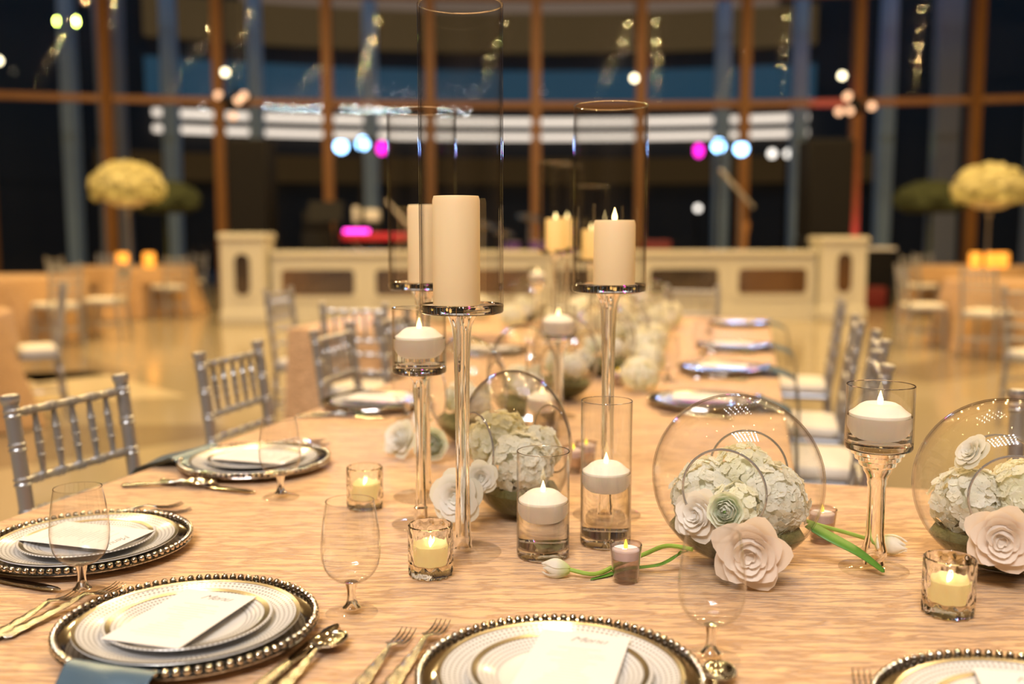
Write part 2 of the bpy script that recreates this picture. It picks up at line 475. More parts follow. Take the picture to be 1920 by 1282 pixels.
def thing(name, label, cat, loc=(0, 0, 0), rz=0.0, group=None, quat=None, scale=None):
    o = ob(name, None, None, loc, (0, 0, rz), scale, quat)
    o.empty_display_size = 0.05
    return tag(o, label, cat, group)

def struct(o, label=None):
    o['kind'] = 'structure'
    if label: o['label'] = label
    return o

def aim(d, roll=0.0):
    """rotation that takes local +Z to direction d"""
    q = Vector(d).normalized().to_track_quat('Z', 'Y')
    return q @ Quaternion((0, 0, 1), roll)

T0 = 0.76      # table top height
AX = Vector((0.265, 0.964, 0))   # the table's long direction
BX = Vector((0.964, -0.265, 0))  # across it

# ------------------------------------------------------------------ the setting
def quad(name, pts, m):
    return MB().add(pts, [tuple(range(len(pts)))]).mesh(name, m, False)

struct(ob('floor', quad('floor', [(-17, -9, 0), (18, -9, 0), (18, 24.6, 0), (-17, 24.6, 0)], 'floor')))
fl = bpy.data.objects['floor']
def inlay(pts, m):
    ob('inlay_panel', quad('inlay_panel', [(x, y, 0.0015) for x, y in pts], m), fl)
def arc_band(cx, cy, r0, r1, a0, a1, n=24):
    A = [(cx+r0*math.cos(a0+(a1-a0)*i/n), cy+r0*math.sin(a0+(a1-a0)*i/n)) for i in range(n+1)]
    B = [(cx+r1*math.cos(a0+(a1-a0)*i/n), cy+r1*math.sin(a0+(a1-a0)*i/n)) for i in range(n+1)]
    return B + A[::-1]
inlay([(-6.6, 8.6), (-3.9, 9.2), (-2.55, 7.75), (-3.0, 7.6), (-4.6, 7.55), (-6.6, 7.4)], 'inlay')
inlay(arc_band(0, 13.0, 5.2, 6.1, math.radians(172), math.radians(228)), 'inlay_dark')
inlay(arc_band(0, 14.2, 6.2, 8.0, math.radians(165), math.radians(205)), 'inlay')
inlay([(-4.9, 5.1), (-3.2, 6.55), (-2.0, 6.6), (-1.75, 6.3), (-2.6, 5.5), (-3.6, 4.6)], 'inlay_dark')
inlay([(3.4, 6.6), (4.4, 8.4), (6.2, 8.6), (6.2, 7.6), (4.2, 7.2)], 'inlay')
inlay(arc_band(1.0, 13.0, 4.4, 5.2, math.radians(-60), math.radians(8)), 'inlay_dark')
struct(ob('ground', quad('ground', [(-60, 24.6, -0.05), (60, 24.6, -0.05), (60, 70, -0.05), (-60, 70, -0.05)], 'ground')))
struct(ob('ceiling', MB().box((-17, -9, 8.0), (18, 24.6, 8.2)).mesh('ceiling', 'ceiling', False)))
struct(ob('wall_left', MB().box((-17.2, -9, 0), (-17, 24.6, 8.0)).mesh('wall_left', 'wall', False)))
struct(ob('wall_right', MB().box((18, -9, 0), (18.2, 24.6, 8.0)).mesh('wall_right', 'wall', False)))
struct(ob('wall_front', MB().box((-17, -9.2, 0), (18, -9, 8.0)).mesh('wall_front', 'wall', False)))

# curved glass wall: posts, transoms and panes
wb = ob('wall_back', None); struct(wb, 'curved wall of tall panes between bronze posts behind the stage')
def wy(x): return 24.0 - 0.0115*(x-1.2)**2
MX = [-17.0, -14.2, -11.5, -9.06, -6.70, -4.28, -1.92, 0.57, 3.03, 5.44, 7.95, 10.48, 13.0, 15.6, 18.0]
LV = [0.0, 4.26, 6.72, 8.0]
post = cached('mullion', lambda b: b.box((-0.11, -0.12, 0), (0.11, 0.12, 8.0)), 'bronze')
for x in MX[1:-1]:
    ob('mullion', post, wb, (x, wy(x), 0))
for a, b in zip(MX[:-1], MX[1:]):
    p, q = Vector((a, wy(a), 0)), Vector((b, wy(b), 0))
    d = (q-p); L = d.length; ang = math.atan2(d.y, d.x)
    for z in LV[1:3]:
        ob('transom', MB().box((0.11, -0.08, -0.075), (L-0.11, 0.08, 0.075)).mesh('transom', 'bronze', False), wb, (p.x, p.y, z), (0, 0, ang))
    for z0, z1 in zip(LV[:-1], LV[1:]):
        ob('pane', MB().box((0.11, -0.006, z0+0.075), (L-0.11, 0.006, z1-0.075)).mesh('pane', 'pane', False), wb, (p.x, p.y, 0), (0, 0, ang))

# ------------------------------------------------------------------ outside the glass
glass_refl = thing('reflection_backdrop', 'dark curved building standing in for glass reflections, with tan, blue and white lit bands', 'backdrop', (0, 38, 0))  # reflections in the glass, added as a curved backdrop of glowing bands
def band(name, z0, z1, m, y_off=0.0, x0=-24, x1=26, depth=0.3):
    n = 40; v = []; f = []
    for i in range(n+1):
        x = x0+(x1-x0)*i/n; y = -0.018*(x-1.0)**2 + y_off
        v += [(x, y, z0), (x, y, z1), (x, y+depth, z1), (x, y+depth, z0)]
    for i in range(n):
        a, b = i*4, i*4+4
        for k in range(4):
            j = (k+1) % 4
            f.append((a+k, a+j, b+j, b+k))
    f.append((0, 3, 2, 1)); f.append((n*4, n*4+1, n*4+2, n*4+3))
    return ob(name, MB().add(v, f).mesh(name, m, False), glass_refl)
band('wall', -0.05, 13.0, 'night', 0.35, depth=0.5)
band('pale_reflection', 9.35, 9.75, 'pale_reflection_dim', -0.05, -9.5, 9.5)
band('tan_band', 7.95, 9.35, 'tan_reflection', 0, -12.5, 10.8)
band('blue_band', 6.0, 7.25, 'blue_reflection', 0, -12.5, 10.8)
band('pale_reflection', 5.28, 5.50, 'pale_reflection', -0.05, -12.3, 10.6)
band('pale_reflection', 4.74, 4.95, 'pale_reflection', -0.05, -12.3, 10.6)
band('tan_band', 3.1, 4.05, 'tan_dim', 0, -14, 13)
# tapered columns outside
CNAMES = ['first from the left', 'second from the left', 'third from the left', 'fourth from the left', 'fifth from the left',
          'sixth from the left', 'seventh from the left', 'fifth from the right', 'fourth from the right', 'third from the right', 'second from the right', 'farthest right']
def fin(b, w0, w1):
    b.box((-w0/2, -0.15, 0), (w0/2, 0.15, 0.01))
    n = 14; v = []; f = []
    for i in range(n+1):
        t = i/n; z = 11.0*t
        ww = w0 + (w1-w0)*abs(2*t-0.75)**1.4
        v += [(-ww/2, -0.2, z), (ww/2, -0.2, z), (ww/2, 0.2, z), (-ww/2, 0.2, z)]
    for i in range(n):
        for k in range(4):
            j = (k+1) % 4
            f.append((i*4+k, i*4+j, i*4+4+j, i*4+4+k))
    f.append((3, 2, 1, 0)); f.append((n*4, n*4+1, n*4+2, n*4+3))
    b.v = []; b.f = []; b.add(v, f)
fin_b = cached('blue_fin', lambda b: fin(b, 0.42, 0.30), 'blue_column')
fin_g = cached('grey_fin', lambda b: fin(b, 0.62, 0.75), 'grey_column')
for (x, me, sc), nm in zip([(-11.6, fin_b, .8), (-10.6, fin_g, 1), (-9.15, fin_b, .9), (-6.95, fin_b, .8), (-3.9, fin_b, .9), (5.8, fin_b, .95),
                            (7.85, fin_b, .9), (10.1, fin_b, .9), (11.6, fin_g, 1), (13.9, fin_g, .9)],
                           ['first', 'second', 'third', 'fourth', 'fifth', 'sixth', 'seventh', 'eighth', 'ninth', 'tenth']):
    o = ob('outside_column', me, None, (x, 28.3 - 0.01*(x-1)**2, -0.05), (0, 0, 0), (sc, 1, 1))
    tag(o, 'pale blue tapered column outside the glass wall, %s counted from the left' % nm, 'column', 'columns outside the glass wall')
def floodlight(loc, label, m='flood', r=0.16, n=1, poleh=None):
    t = thing('floodlight', label, 'floodlight', (loc[0], loc[1], -0.05))
    h = loc[2]+0.05
    ob('pole', MB().tube([(0, 0.12, 0), (0, 0.12, h-0.2), (0, 0.1, h)], 0.05, 8).mesh('pole', 'black'), t)
    for k in range(n):
        x = (k-(n-1)/2)*(0.38 if n == 2 else 0.5)
        ob('housing', MB().lathe([(0, -0.12), (r*1.15, -0.12), (r*1.25, 0.05), (r*1.05, 0.06), (0, 0.06)], 16).mesh('housing', 'black'), t, (x, 0, h), (PI/2, 0, 0))
        ob('lens', MB().ball((0, 0, 0), r, 16, 8).mesh('lens', m), t, (x, -0.08, h))
floodlight((-13.2, 30.5, 7.5), 'pair of yellow-green floodlights high outside at the upper left', n=2, r=0.13)
floodlight((11.1, 30.5, 3.9), 'single yellow-green floodlight outside beyond the pink-lit post', r=0.13)
floodlight((8.45, 31.0, 3.68), 'row of three small white lamps outside above the black loudspeaker', 'white_lamp', 0.12, 3)
floodlight((5.9, 32.0, 2.05), 'single small pale lamp glowing low outside behind the stage', 'white_lamp', 0.10)

def pendant(loc, label):
    t = thing('pendant_globe_lamp', label, 'lamp', loc, 0, 'globe lamps along the glass wall')
    ob('globe', cached('pendant_globe', lambda b: b.ball((0, 0, 0), 0.065, 16, 10), 'globe_lamp'), t)
    ob('cord', MB().tube([(0, 0, 0.065), (0, 0, 8.0-loc[2])], 0.012, 6).mesh('cord', 'black'), t)
for x, z, l in ((-10.85, 4.89, 'glowing white globe lamp at the far left edge'), (-6.07, 4.65, 'glowing white globe lamp above the left cluster pendant'),
                (2.59, 4.53, 'glowing white globe lamp between the two right glass cylinders'), (6.99, 4.58, 'glowing white globe lamp above the right cluster pendant')):
    pendant((x, 21.6, z), l)
def cluster(loc, label, seed):
    rnd = random.Random(seed)
    t = thing('pendant_cluster', label, 'lamp', loc)
    ob('cord', MB().tube([(0, 0, 0.1), (0, 0, 8.0-loc[2])], 0.012, 6).mesh('cord', 'black'), t)
    ob('hub', MB().ball((0, 0, 0), 0.16, 12, 8).mesh('hub', 'black'), t)
    for k in range(9):
        a = rnd.random()*2*PI; e = rnd.uniform(-.7, .9)
        d = Vector((math.cos(a)*math.cos(e), math.sin(a)*math.cos(e), math.sin(e)))*rnd.uniform(.2, .36)
        arm = ob('arm', MB().tube([(0, 0, 0), tuple(d)], 0.012, 6).mesh('arm', 'black'), t)
        lit = k % 2 == 0
        ob('bulb', cached('bulb_lit' if lit else 'bulb_dark', lambda b: b.ball((0, 0, 0), 0.07, 12, 8), 'amber_bulb' if lit else 'black'), arm, tuple(d))
cluster((-5.2, 19, 3.68), 'dark cluster pendant with amber bulbs, left of the tall vases', 3)
cluster((6.4, 19, 3.62), 'dark cluster pendant with amber bulbs, on the right side', 5)

ROUND = {'L1': (-4.25, 6.35), 'L2': (-6.1, 11.9), 'L3': (-5.95, 15.6), 'R1': (5.75, 10.9), 'R2': (7.25, 15.7), 'L4': (-8.4, 9.2)}
CHAIRS = []
# ------------------------------------------------------------------ silver bamboo-style banquet chairs
def node_tube(b, p0, p1, r, nodes, seg=10, ring=1.28, M=None, ends=True):
    """straight rod with small raised rings, like bamboo"""
    p0, p1 = Vector(p0), Vector(p1); L = (p1-p0).length
    st = [(0, r), (1, r)]
    for t in nodes:
        e = 0.007/L
        st += [(t-1.6*e, r), (t-e, r*ring), (t-.35*e, r*1.02), (t+.35*e, r*1.02), (t+e, r*ring), (t+1.6*e, r)]
    st = sorted((min(1, max(0, t)), q) for t, q in st)
    b.tube([p0+(p1-p0)*t for t, q in st], [q for t, q in st], seg, True, 1.0, M)
def spindle(b):
    r = 0.0085
    prof = [(0.0, -0.078), (0.006, -0.078), (0.0065, -0.05), (0.0085, -0.03), (0.0105, -0.027), (0.008, -0.0245), (0.009, -0.002), (0.0112, 0.0), (0.009, 0.002),
            (0.008, 0.0245), (0.0105, 0.027), (0.0085, 0.03), (0.0065, 0.05), (0.006, 0.078), (0, 0.078)]
    b.lathe(prof, 8)
def chair_meshes():
    C = {}
    def backpost(b):
        zs = [0.0, 0.44, 0.46, 0.925]
        def y(z): return -0.19 - (0.0 if z < 0.44 else (z-0.44)*0.13) - (0.05*(1-z/0.44) if z < 0.44 else 0)
        nodes = [0.10, 0.22, 0.34, 0.47, 0.585, 0.675, 0.745, 0.82, 0.893]
        st = [(0, .014), (0.912, .0165)]
        for z in nodes:
            st += [(z-.010, .0165), (z-.006, .0195), (z-.002, .017), (z+.002, .017), (z+.006, .0195), (z+.010, .0165)]
        st += [(0.915, .019), (0.924, .021), (0.931, .020), (0.935, .014)]
        st = sorted(st)
        b.tube([(0, y(z), z) for z, r in st], [r for z, r in st], 12)
    C['post'] = cached('chair_post', backpost, 'silver_paint')
    C['leg'] = cached('chair_leg', lambda b: node_tube(b, (0, 0, 0), (0, 0, 0.43), 0.0155, (.22, .45, .68, .9), 10), 'silver_paint')
    C['rail'] = cached('chair_rail', lambda b: node_tube(b, (-0.165, 0, 0), (0.165, 0, 0), 0.0095, (.12, .31, .5, .69, .88), 8), 'silver_paint')
    C['side'] = cached('chair_stretcher', lambda b: node_tube(b, (0, -0.19, 0), (0, 0.165, 0), 0.008, (.3, .6), 8), 'silver_paint')
    C['spindle'] = cached('chair_spindle', spindle, 'silver_paint')
    C['seat'] = cached('chair_seat', lambda b: b.rbox((-0.195, -0.20, 0.425), (0.195, 0.20, 0.455), 0.014), 'silver_paint')
    C['cushion'] = cached('chair_cushion', lambda b: b.rbox((-0.19, -0.185, 0.456), (0.19, 0.20, 0.505), 0.022), 'cushion')
    return C
CM = chair_meshes()
def chair(x, y, face, label, group='silver banquet chairs', detail=True):
    """face: direction (dx,dy) the sitter looks"""
    rz = math.atan2(-face[0], face[1])
    CHAIRS.append((x, y, Vector((face[0], face[1])).normalized()))
    t = thing('banquet_chair', label, 'chair', (x, y, 0), rz, group)
    for s in (-1, 1):
        ob('back_post', CM['post'], t, (s*0.168, 0, 0))
        ob('leg', CM['leg'], t, (s*0.175, 0.175, 0))
    ob('seat', CM['seat'], t); ob('cushion', CM['cushion'], t)
    def yb(z): return -0.19-(z-0.44)*0.13
    for z in (0.893, 0.745, 0.675, 0.585):
        ob('back_rail', CM['rail'], t, (0, yb(z), z))
    for k in range(5):
        ob('spindle', CM['spindle'], t, ((k-2)*0.054, yb(0.819), 0.819), (0.13, 0, 0))
    for s in (-1, 1):
        ob('stretcher', CM['side'], t, (s*0.172, 0, 0.20)); 
        if detail: ob('stretcher', CM['side'], t, (s*0.172, 0, 0.30))
    ob('stretcher', CM['rail'], t, (0, 0.175, 0.22)); ob('stretcher', CM['rail'], t, (0, 0.175, 0.32))
    ob('stretcher', CM['rail'], t, (0, -0.215, 0.22))
    return t
def chair_by_back(bx, by, face, label, **k):
    """place by the middle of the top rail"""
    f = Vector((face[0], face[1])).normalized()
    chair(bx+f.x*0.2505, by+f.y*0.2505, face, label, **k)
A2 = (AX.x, AX.y); B2 = (BX.x, BX.y); nA2 = (-AX.x, -AX.y); nB2 = (-BX.x, -BX.y)
G = 'silver chairs at the long table'
chair_by_back(-1.02, 2.275, (0.94, -0.34), 'silver chair with spindle back at the left edge, nearest of the left row', group=G)
chair_by_back(-0.865, 3.045, (0.965, -0.26), 'silver chair with spindle back, second of the left row', group=G)
chair_by_back(-0.667, 3.71, (0.975, -0.22), 'silver chair with spindle back, third of the left row', group=G)
chair_by_back(-0.53, 4.46, (0.965, -0.26), 'silver chair with spindle back, farthest of the left row', group=G)
chair_by_back(-0.785, 4.935, A2, 'silver chair with its back to us at the far arm of the table', group=G)
chair_by_back(-1.475, 6.3, (0.97, -0.24), 'silver chair at the far left end of the long table, before the white pillar', group=G)
chair_by_back(1.195, 6.62, nA2, 'silver chair facing us behind the far end of the long table', group=G)
chair_by_back(1.72, 5.2, nB2, 'silver chair on the right side, farthest of the right row', group=G)
chair_by_back(1.42, 4.08, nB2, 'silver chair on the right side, third of the right row', group=G)
chair_by_back(1.257, 3.39, nB2, 'silver chair on the right side, second of the right row', group=G)
chair_by_back(1.036, 2.78, nB2, 'silver chair on the right side, nearest of the right row, behind the stemmed candle glass', group=G)
chair_by_back(1.285, 2.14, (-0.3, -0.95), 'silver chair at the right frame edge behind the right globe', group=G)
def tchair(k, ang, r, label, g='silver chairs at the round tables'):
    cx, cy = ROUND[k]; a = math.radians(ang)
    chair(cx+r*math.cos(a), cy+r*math.sin(a), (-math.cos(a), -math.sin(a)), label, g, False)
tchair('L1', 28, 1.02, 'silver chair right of the cropped table at far left')
tchair('L2', -38, 1.28, 'silver chair in front of the middle table at far left, seat turned away')
tchair('L2', 2, 1.22, 'silver chair at the right end of the middle table at far left')
tchair('L2', -88, 1.28, 'silver chair at the far left edge before the middle table')
tchair('L3', -118, 1.12, 'silver chair front left of the table under the left hydrangea ball')
tchair('L3', -42, 1.12, 'silver chair front right of the table under the left hydrangea ball')
tchair('L3', 60, 1.15, 'silver chair behind the table under the left hydrangea ball')
tchair('L3', 125, 1.15, 'silver chair back left of the table under the left hydrangea ball')
tchair('R1', 176, 1.22, 'silver chair at the left end of the nearer round table at right')
tchair('R1', 222, 1.28, 'silver chair in front left of the nearer round table at right')
tchair('R1', 275, 1.3, 'silver chair in front of the nearer round table at right, cut by the frame')
tchair('R2', 205, 1.12, 'silver chair left of the table under the right hydrangea ball')
tchair('R2', 100, 1.15, 'silver chair behind the table under the right hydrangea ball')
chair(3.55, 6.55, (0.9, 0.45), 'silver chair at the right frame edge standing alone near the camera', 'silver chairs at the round tables')

# ------------------------------------------------------------------ the long zigzag banquet table (cloth to the floor)
POLY = [(-1.09, 1.245), (-0.001, 0.905), (1.93, 0.30), (2.25, 1.69), (0.600, 2.053), (1.565, 6.05), (-0.90, 6.72), (-1.225, 5.43), (0.055, 5.085)]
def tuck(p):
    """cloth gives way where a chair is pushed in: below seat height it lies against the seat's front edge"""
    x, y, z = p
    if z > 0.52: return p
    for cx, cy, f in CHAIRS:
        dx, dy = x-cx, y-cy
        lx = dx*f.y-dy*f.x; ly = dx*f.x+dy*f.y
        if abs(lx) < 0.36 and -0.30 < ly < 0.25:
            k = 1.0 if abs(lx) < 0.235 else max(0.0, 1-(abs(lx)-0.235)/0.12)
            ny = ly+(0.25-ly)*k
            x, y = x+f.x*(ny-ly), y+f.y*(ny-ly)
    return (x, y, z)
def table_cloth():
    pts = []
    n = len(POLY)
    for i in range(n):
        p, q = Vector(POLY[i]), Vector(POLY[(i+1) % n])
        m = max(2, int((q-p).length/0.055))
        for k in range(m): pts.append(p+(q-p)*k/m)
    N = len(pts)
    nor = []
    for i in range(N):
        t = (pts[(i+1) % N]-pts[i-1])
        nor.append(Vector((t.y, -t.x)).normalized())
    rings = [(-0.012, 0.0), (-0.004, -0.002), (0.0, -0.010), (0.004, -0.05), (0.010, -0.2), (0.012, -0.232), (0.014, -0.246), (0.022, -0.42), (0.035, -0.62), (0.045, -0.757)]
    v = []; f = []
    s = 0.0
    for off, dz in rings:
        amp = 0.045*(min(1, max(0, -dz-0.02)/0.7))**0.8
        s = 0.0
        for i in range(N):
            s += (pts[i]-pts[i-1]).length
            w_ = amp*(math.sin(s*9.5)+0.5*math.sin(s*21+1.3))*0.6
            q = pts[i]+nor[i]*(off+w_+amp*0.5)
            v.append(tuck((q.x, q.y, T0+dz)))
    for k in range(len(rings)-1):
        for i in range(N):
            j = (i+1) % N
            f.append((k*N+j, k*N+i, (k+1)*N+i, (k+1)*N+j))
    f.append(tuple(range(N)))
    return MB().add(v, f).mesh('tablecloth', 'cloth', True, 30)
tag(ob('tablecloth', table_cloth()), 'champagne crinkled tablecloth over the long zigzag banquet table', 'tablecloth')

# round tables behind
def round_cloth(b, R=0.95, folds=9, flare=0.26, seed=1):
    def wob(r, z, a):
        t = max(0.0, (0.74-z)/0.74)
        return r + flare*t*0.5*(0.9+math.sin(a*folds+seed)*0.75+0.3*math.sin(a*folds*2.3+seed*2))*t**0.3 if z < 0.74 else r
    b.lathe([(0, T0), (R-0.02, T0), (R-0.004, T0-0.004), (R, T0-0.014), (R+.004, 0.70), (R+.008, 0.6), (R+.008, 0.53), (R+.008, 0.515), (R+.01, 0.45), (R+.01, 0.3), (R+.012, 0.15), (R+.012, 0.012)], 96, None, wob)
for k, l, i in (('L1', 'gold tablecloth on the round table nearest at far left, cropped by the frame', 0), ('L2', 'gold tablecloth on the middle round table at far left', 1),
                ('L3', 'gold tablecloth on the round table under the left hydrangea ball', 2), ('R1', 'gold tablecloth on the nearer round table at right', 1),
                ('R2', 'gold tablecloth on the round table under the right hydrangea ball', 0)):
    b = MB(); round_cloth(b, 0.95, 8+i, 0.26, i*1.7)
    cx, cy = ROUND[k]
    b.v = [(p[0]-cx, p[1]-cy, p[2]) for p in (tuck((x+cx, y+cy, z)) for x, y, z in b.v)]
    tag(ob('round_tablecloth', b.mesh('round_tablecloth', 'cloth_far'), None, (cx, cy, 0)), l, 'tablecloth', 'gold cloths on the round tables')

# ------------------------------------------------------------------ tableware
def m_charger(b):
    b.lathe([(0, 0), (.118, 0), (.150, .010), (.1655, .0125), (.1665, .0145), (.1655, .0165), (.158, .0155), (.146, .0115), (.132, .0065), (.122, .005), (0, .005)], 84)
def m_plate(b):
    b.lathe([(0, 0), (.085, 0), (.10, .004), (.141, .0145), (.1418, .0155), (.1410, .0165), (.128, .0134), (.108, .0085), (.097, .0055), (.09, .0045), (0, .0045)], 64)
def m_salad(b):
    b.lathe([(0, 0), (.062, 0), (.075, .004), (.106, .012), (.1068, .013), (.1060, .014), (.096, .0117), (.082, .0078), (.074, .0055), (.068, .0045), (0, .0045)], 64)
def m_ring(r0, z0, r1, z1, h=.0006):
    return lambda b: b.lathe([(r0, z0), (r0, z0+h), ((r0+r1)/2, (z0+z1)/2+h*1.1), (r1, z1+h), (r1, z1), (r0, z0)], 64)
def m_bead(b): b.ball((0, 0, 0), 0.0052, 8, 6)
def m_bead_ring(b):
    for k in range(84):
        a = 2*PI*k/84
        b.ball((.1615*math.cos(a), .1615*math.sin(a), .0195), 0.0052, 6, 4)
def m_card(b): b.box((-0.055, -0.0895, 0), (0.055, 0.0895, 0.0007))
ME = dict(charger=cached('charger', m_charger, 'charger'), plate=cached('dinner_plate', m_plate, 'plate_d'), salad=cached('salad_plate', m_salad, 'plate_s'),
          bead=cached('bead', m_bead, 'bead'), beads=cached('bead_ring', m_bead_ring, 'bead'),
          prim=cached('plate_rim', m_ring(.1362, .0154, .1415, .01655), 'platinum'), srim=cached('salad_rim', m_ring(.0955, .0115, .1022, .0131), 'platinum'),
          card=cached('menu_card', m_card, 'menu', False))
_f = bpy.data.curves.new('menu_title', 'FONT'); _f.body = 'Menu'; _f.size = 0.021; _f.shear = 0.45; _f.align_x = 'CENTER'; _f.materials.append(MT['ink'])
_f.space_character = 0.92
_fo = bpy.data.objects.new('menu_title', _f); COL.objects.link(_fo)
bpy.context.view_layer.update()
TITLE = bpy.data.meshes.new_from_object(_fo.evaluated_get(bpy.context.evaluated_depsgraph_get()))
TITLE.materials.clear(); TITLE.materials.append(MT['ink'])
bpy.data.objects.remove(_fo); 
def charger_set(x, y, diner, who, menu_rot=0.0, beads=True, title=True, menu_off=(0, 0), napkin=None, salad=True):
    d = Vector((diner[0], diner[1])).normalized()
    rz = math.atan2(d.x, -d.y)       # local -Y points to the diner
    t = thing('charger_plate', 'round beaded silver charger ' + who, 'charger', (x, y, T0+.0005), rz, 'beaded chargers')
    ob('disc', ME['charger'], t)
    if beads:
        for k in range(84):
            a = 2*PI*k/84
            ob('bead', ME['bead'], t, (.1615*math.cos(a), .1615*math.sin(a), .0195))
    else:
        o = ob('bead_rim', ME['beads'], t); o['kind'] = 'stuff'
    zp = T0+.006
    t = thing('dinner_plate', 'white dinner plate with dashed pattern ' + who, 'plate', (x, y, zp), rz, 'dinner plates')
    ob('plate_body', ME['plate'], t); ob('rim_band', ME['prim'], t)
    zs = zp+.0048
    t = thing('salad_plate', 'small white patterned salad plate ' + who, 'plate', (x, y, zs), rz, 'salad plates')
    ob('plate_body', ME['salad'], t); ob('rim_band', ME['srim'], t)
    mx, my = menu_off
    u = Vector((math.cos(rz), math.sin(rz))); v = Vector((-math.sin(rz), math.cos(rz)))
    p = Vector((x, y))+u*mx+v*my
    t = thing('menu_card', 'white printed menu card on the plates ' + who, 'menu card', (p.x, p.y, zs+.0146), rz+menu_rot, 'menu cards')
    ob('card', ME['card'], t)
    if title:
        ob('menu_title', TITLE, t, (0.006, 0.062, 0.0008))
    if napkin:
        nap(x, y, d, who, **napkin)
def nap(x, y, d, who, width=0.15, hang=0.22, skew=0.0, edge=0.20, side=0.0):
    path = [(.112, .0085), (.128, .0105), (.141, .0155), (.149, .0220), (.1575, .0275), (.1675, .0285), (.178, .0225), (edge-.012, .010), (edge, .004), (edge+.022, -.006), (edge+.034, -.03), (edge+.04, -.08), (edge+.044, -hang*.6), (edge+.046, -hang)]
    n = 14; v = []; f = []
    for k, (r, z) in enumerate(path):
        tt = k/(len(path)-1)
        for i in range(n+1):
            s = i/n-.5
            puff = 0.007*math.sin(s*9+1)*max(0, tt-.5)*2
            v.append((side+s*width*(1-0.12*tt)+skew*tt, -(r+puff*.8), z+0.003*math.cos(s*7)*(1 if 5 < k < 9 else 0)))
    m = len(path)
    for k in range(m-1):
        for i in range(n):
            f.append((k*(n+1)+i, k*(n+1)+i+1, (k+1)*(n+1)+i+1, (k+1)*(n+1)+i))
    me = MB().add(v, f).mesh('napkin', 'satin', True, 80)
    o = ob('napkin', me, None, (x, y, T0+.0005), (0, 0, math.atan2(d.x, -d.y)))
    md = o.modifiers.new('thickness', 'SOLIDIFY'); md.thickness = 0.0012; md.offset = 0
    md2 = o.modifiers.new('soft', 'SUBSURF'); md2.levels = 1; md2.render_levels = 1
    tag(o, 'folded blue-grey satin napkin draped over the edge ' + who, 'napkin', 'satin napkins')

dN = (-AX.x, -AX.y); dL = (-BX.x, -BX.y); dR = (BX.x, BX.y)
dN = (-.297, -.955); dL = (-.955, .297)
charger_set(-0.42, 1.25, dN, 'at the front left setting nearest the camera', 0.02, True, True, (-0.005, -0.006), dict(width=.125, hang=.25, side=.012))
charger_set(0.055, 1.096, dN, 'at the front middle setting', 0.05, True, True, (0.012, 0.012))
charger_set(0.545, 0.985, dN, 'at the front right corner of the picture', 0.05, True, True, (0.01, 0.01))
charger_set(-0.698, 1.595, dL, 'at the far left frame edge', 0.0, True, True, (0.0, 0.0))
charger_set(-0.573, 2.183, dL, 'by the nearest chair of the left row', 0.0, True, True, (0.0, 0.01), dict(width=.17, hang=.22, edge=.245))
charger_set(-0.405, 2.969, dL, 'by the second chair of the left row', 0.0, False, False)
charger_set(-0.10, 4.30, dL, 'by the farthest chair of the left row', 0.0, False, False)
charger_set(0.577, 2.978, dR, 'right row, nearest, just behind the middle globe', 0.0, False, False, (0, 0), dict(width=.19, hang=.225, edge=.235))
charger_set(0.788, 3.70, dR, 'right row, second from the camera', 0.0, False, False, (0, 0), dict(width=.19, hang=.225, edge=.235))
charger_set(0.992, 4.451, dR, 'right row, third from the camera', 0.0, False, False, (0, 0), dict(width=.19, hang=.225, edge=.235))
charger_set(1.275, 5.60, dR, 'right row, farthest from the camera', 0.0, False, False, (0, 0), dict(width=.19, hang=.225, edge=.235))
charger_set(-0.62, 5.52, (-AX.x, -AX.y), 'on the far arm of the table', 0.0, False, False)

# cutlery: local +X runs from tail to tip, origin at the tail on the table
def sweep(b, st, seg=8):
    """st: list of (x, z, halfwidth, halfthick)"""
    v = []; f = []
    for x, z, hw, ht in st:
        for k in range(seg):
            a = 2*PI*k/seg
            v.append((x, hw*math.cos(a), z+ht*math.sin(a)))
    n = len(st)
    for i in range(n-1):
        for k in range(seg):
            j = (k+1) % seg
            f.append((i*seg+k, i*seg+j, (i+1)*seg+j, (i+1)*seg+k))
    f.append(tuple(range(seg-1, -1, -1))); f.append(tuple((n-1)*seg+k for k in range(seg)))
    b.add(v, f)
def ornate(L, zend):
    st = []
    for i in range(25):
        t = i/24
        w_ = 0.0085*(1-t)**0.8+0.0032 + 0.0016*math.sin(t*34)*(1-t)
        if t < .05: w_ *= 0.55+t*9
        z = .0035+.004*math.sin(PI*t)*.6 + zend*t**3
        st.append((t*L, z, w_, 0.0028+0.0007*math.sin(t*34)))
    return st
def m_fork_handle(b): sweep(b, ornate(0.132, 0.009)+[(.137, .0135, .004, .0018), (.145, .0125, .0095, .0016), (.150, .0105, .0118, .0014), (.157, .008, .0122, .0012)])
def m_tine(b): sweep(b, [(.1555, .0082, .0019, .0012), (.165, .0055, .0016, .0012), (.18, .0035, .0014, .001), (.195, .0045, .0011, .0009), (.207, .008, .0006, .0006)], 6)
def m_spoon_handle(b): sweep(b, ornate(0.125, 0.010)+[(.13, .0135, .0035, .0018), (.135, .0125, .005, .0016)])
def m_spoon_bowl(b):
    def fn(u, v):
        x = .130+.066*v; t = (v-.5)*2
        hw = .0215*math.sqrt(max(0, 1-t*t))*(1-.12*t)+.0003
        s = (u-.5)*2
        dep = .0095*(1-t*t)*(1-s*s)
        return (x, s*hw, .0125-.002*t-dep)
    b.grid(fn, 14, 16)
def m_knife_handle(b):
    st = []
    for i in range(20):
        t = i/19
        w_ = 0.0105-0.0028*t+0.0011*math.sin(t*30)*(1-t)
        if t < .06: w_ *= 0.5+t*8
        st.append((t*.105, .0055, w_, 0.0055-.001*t))
    sweep(b, st)
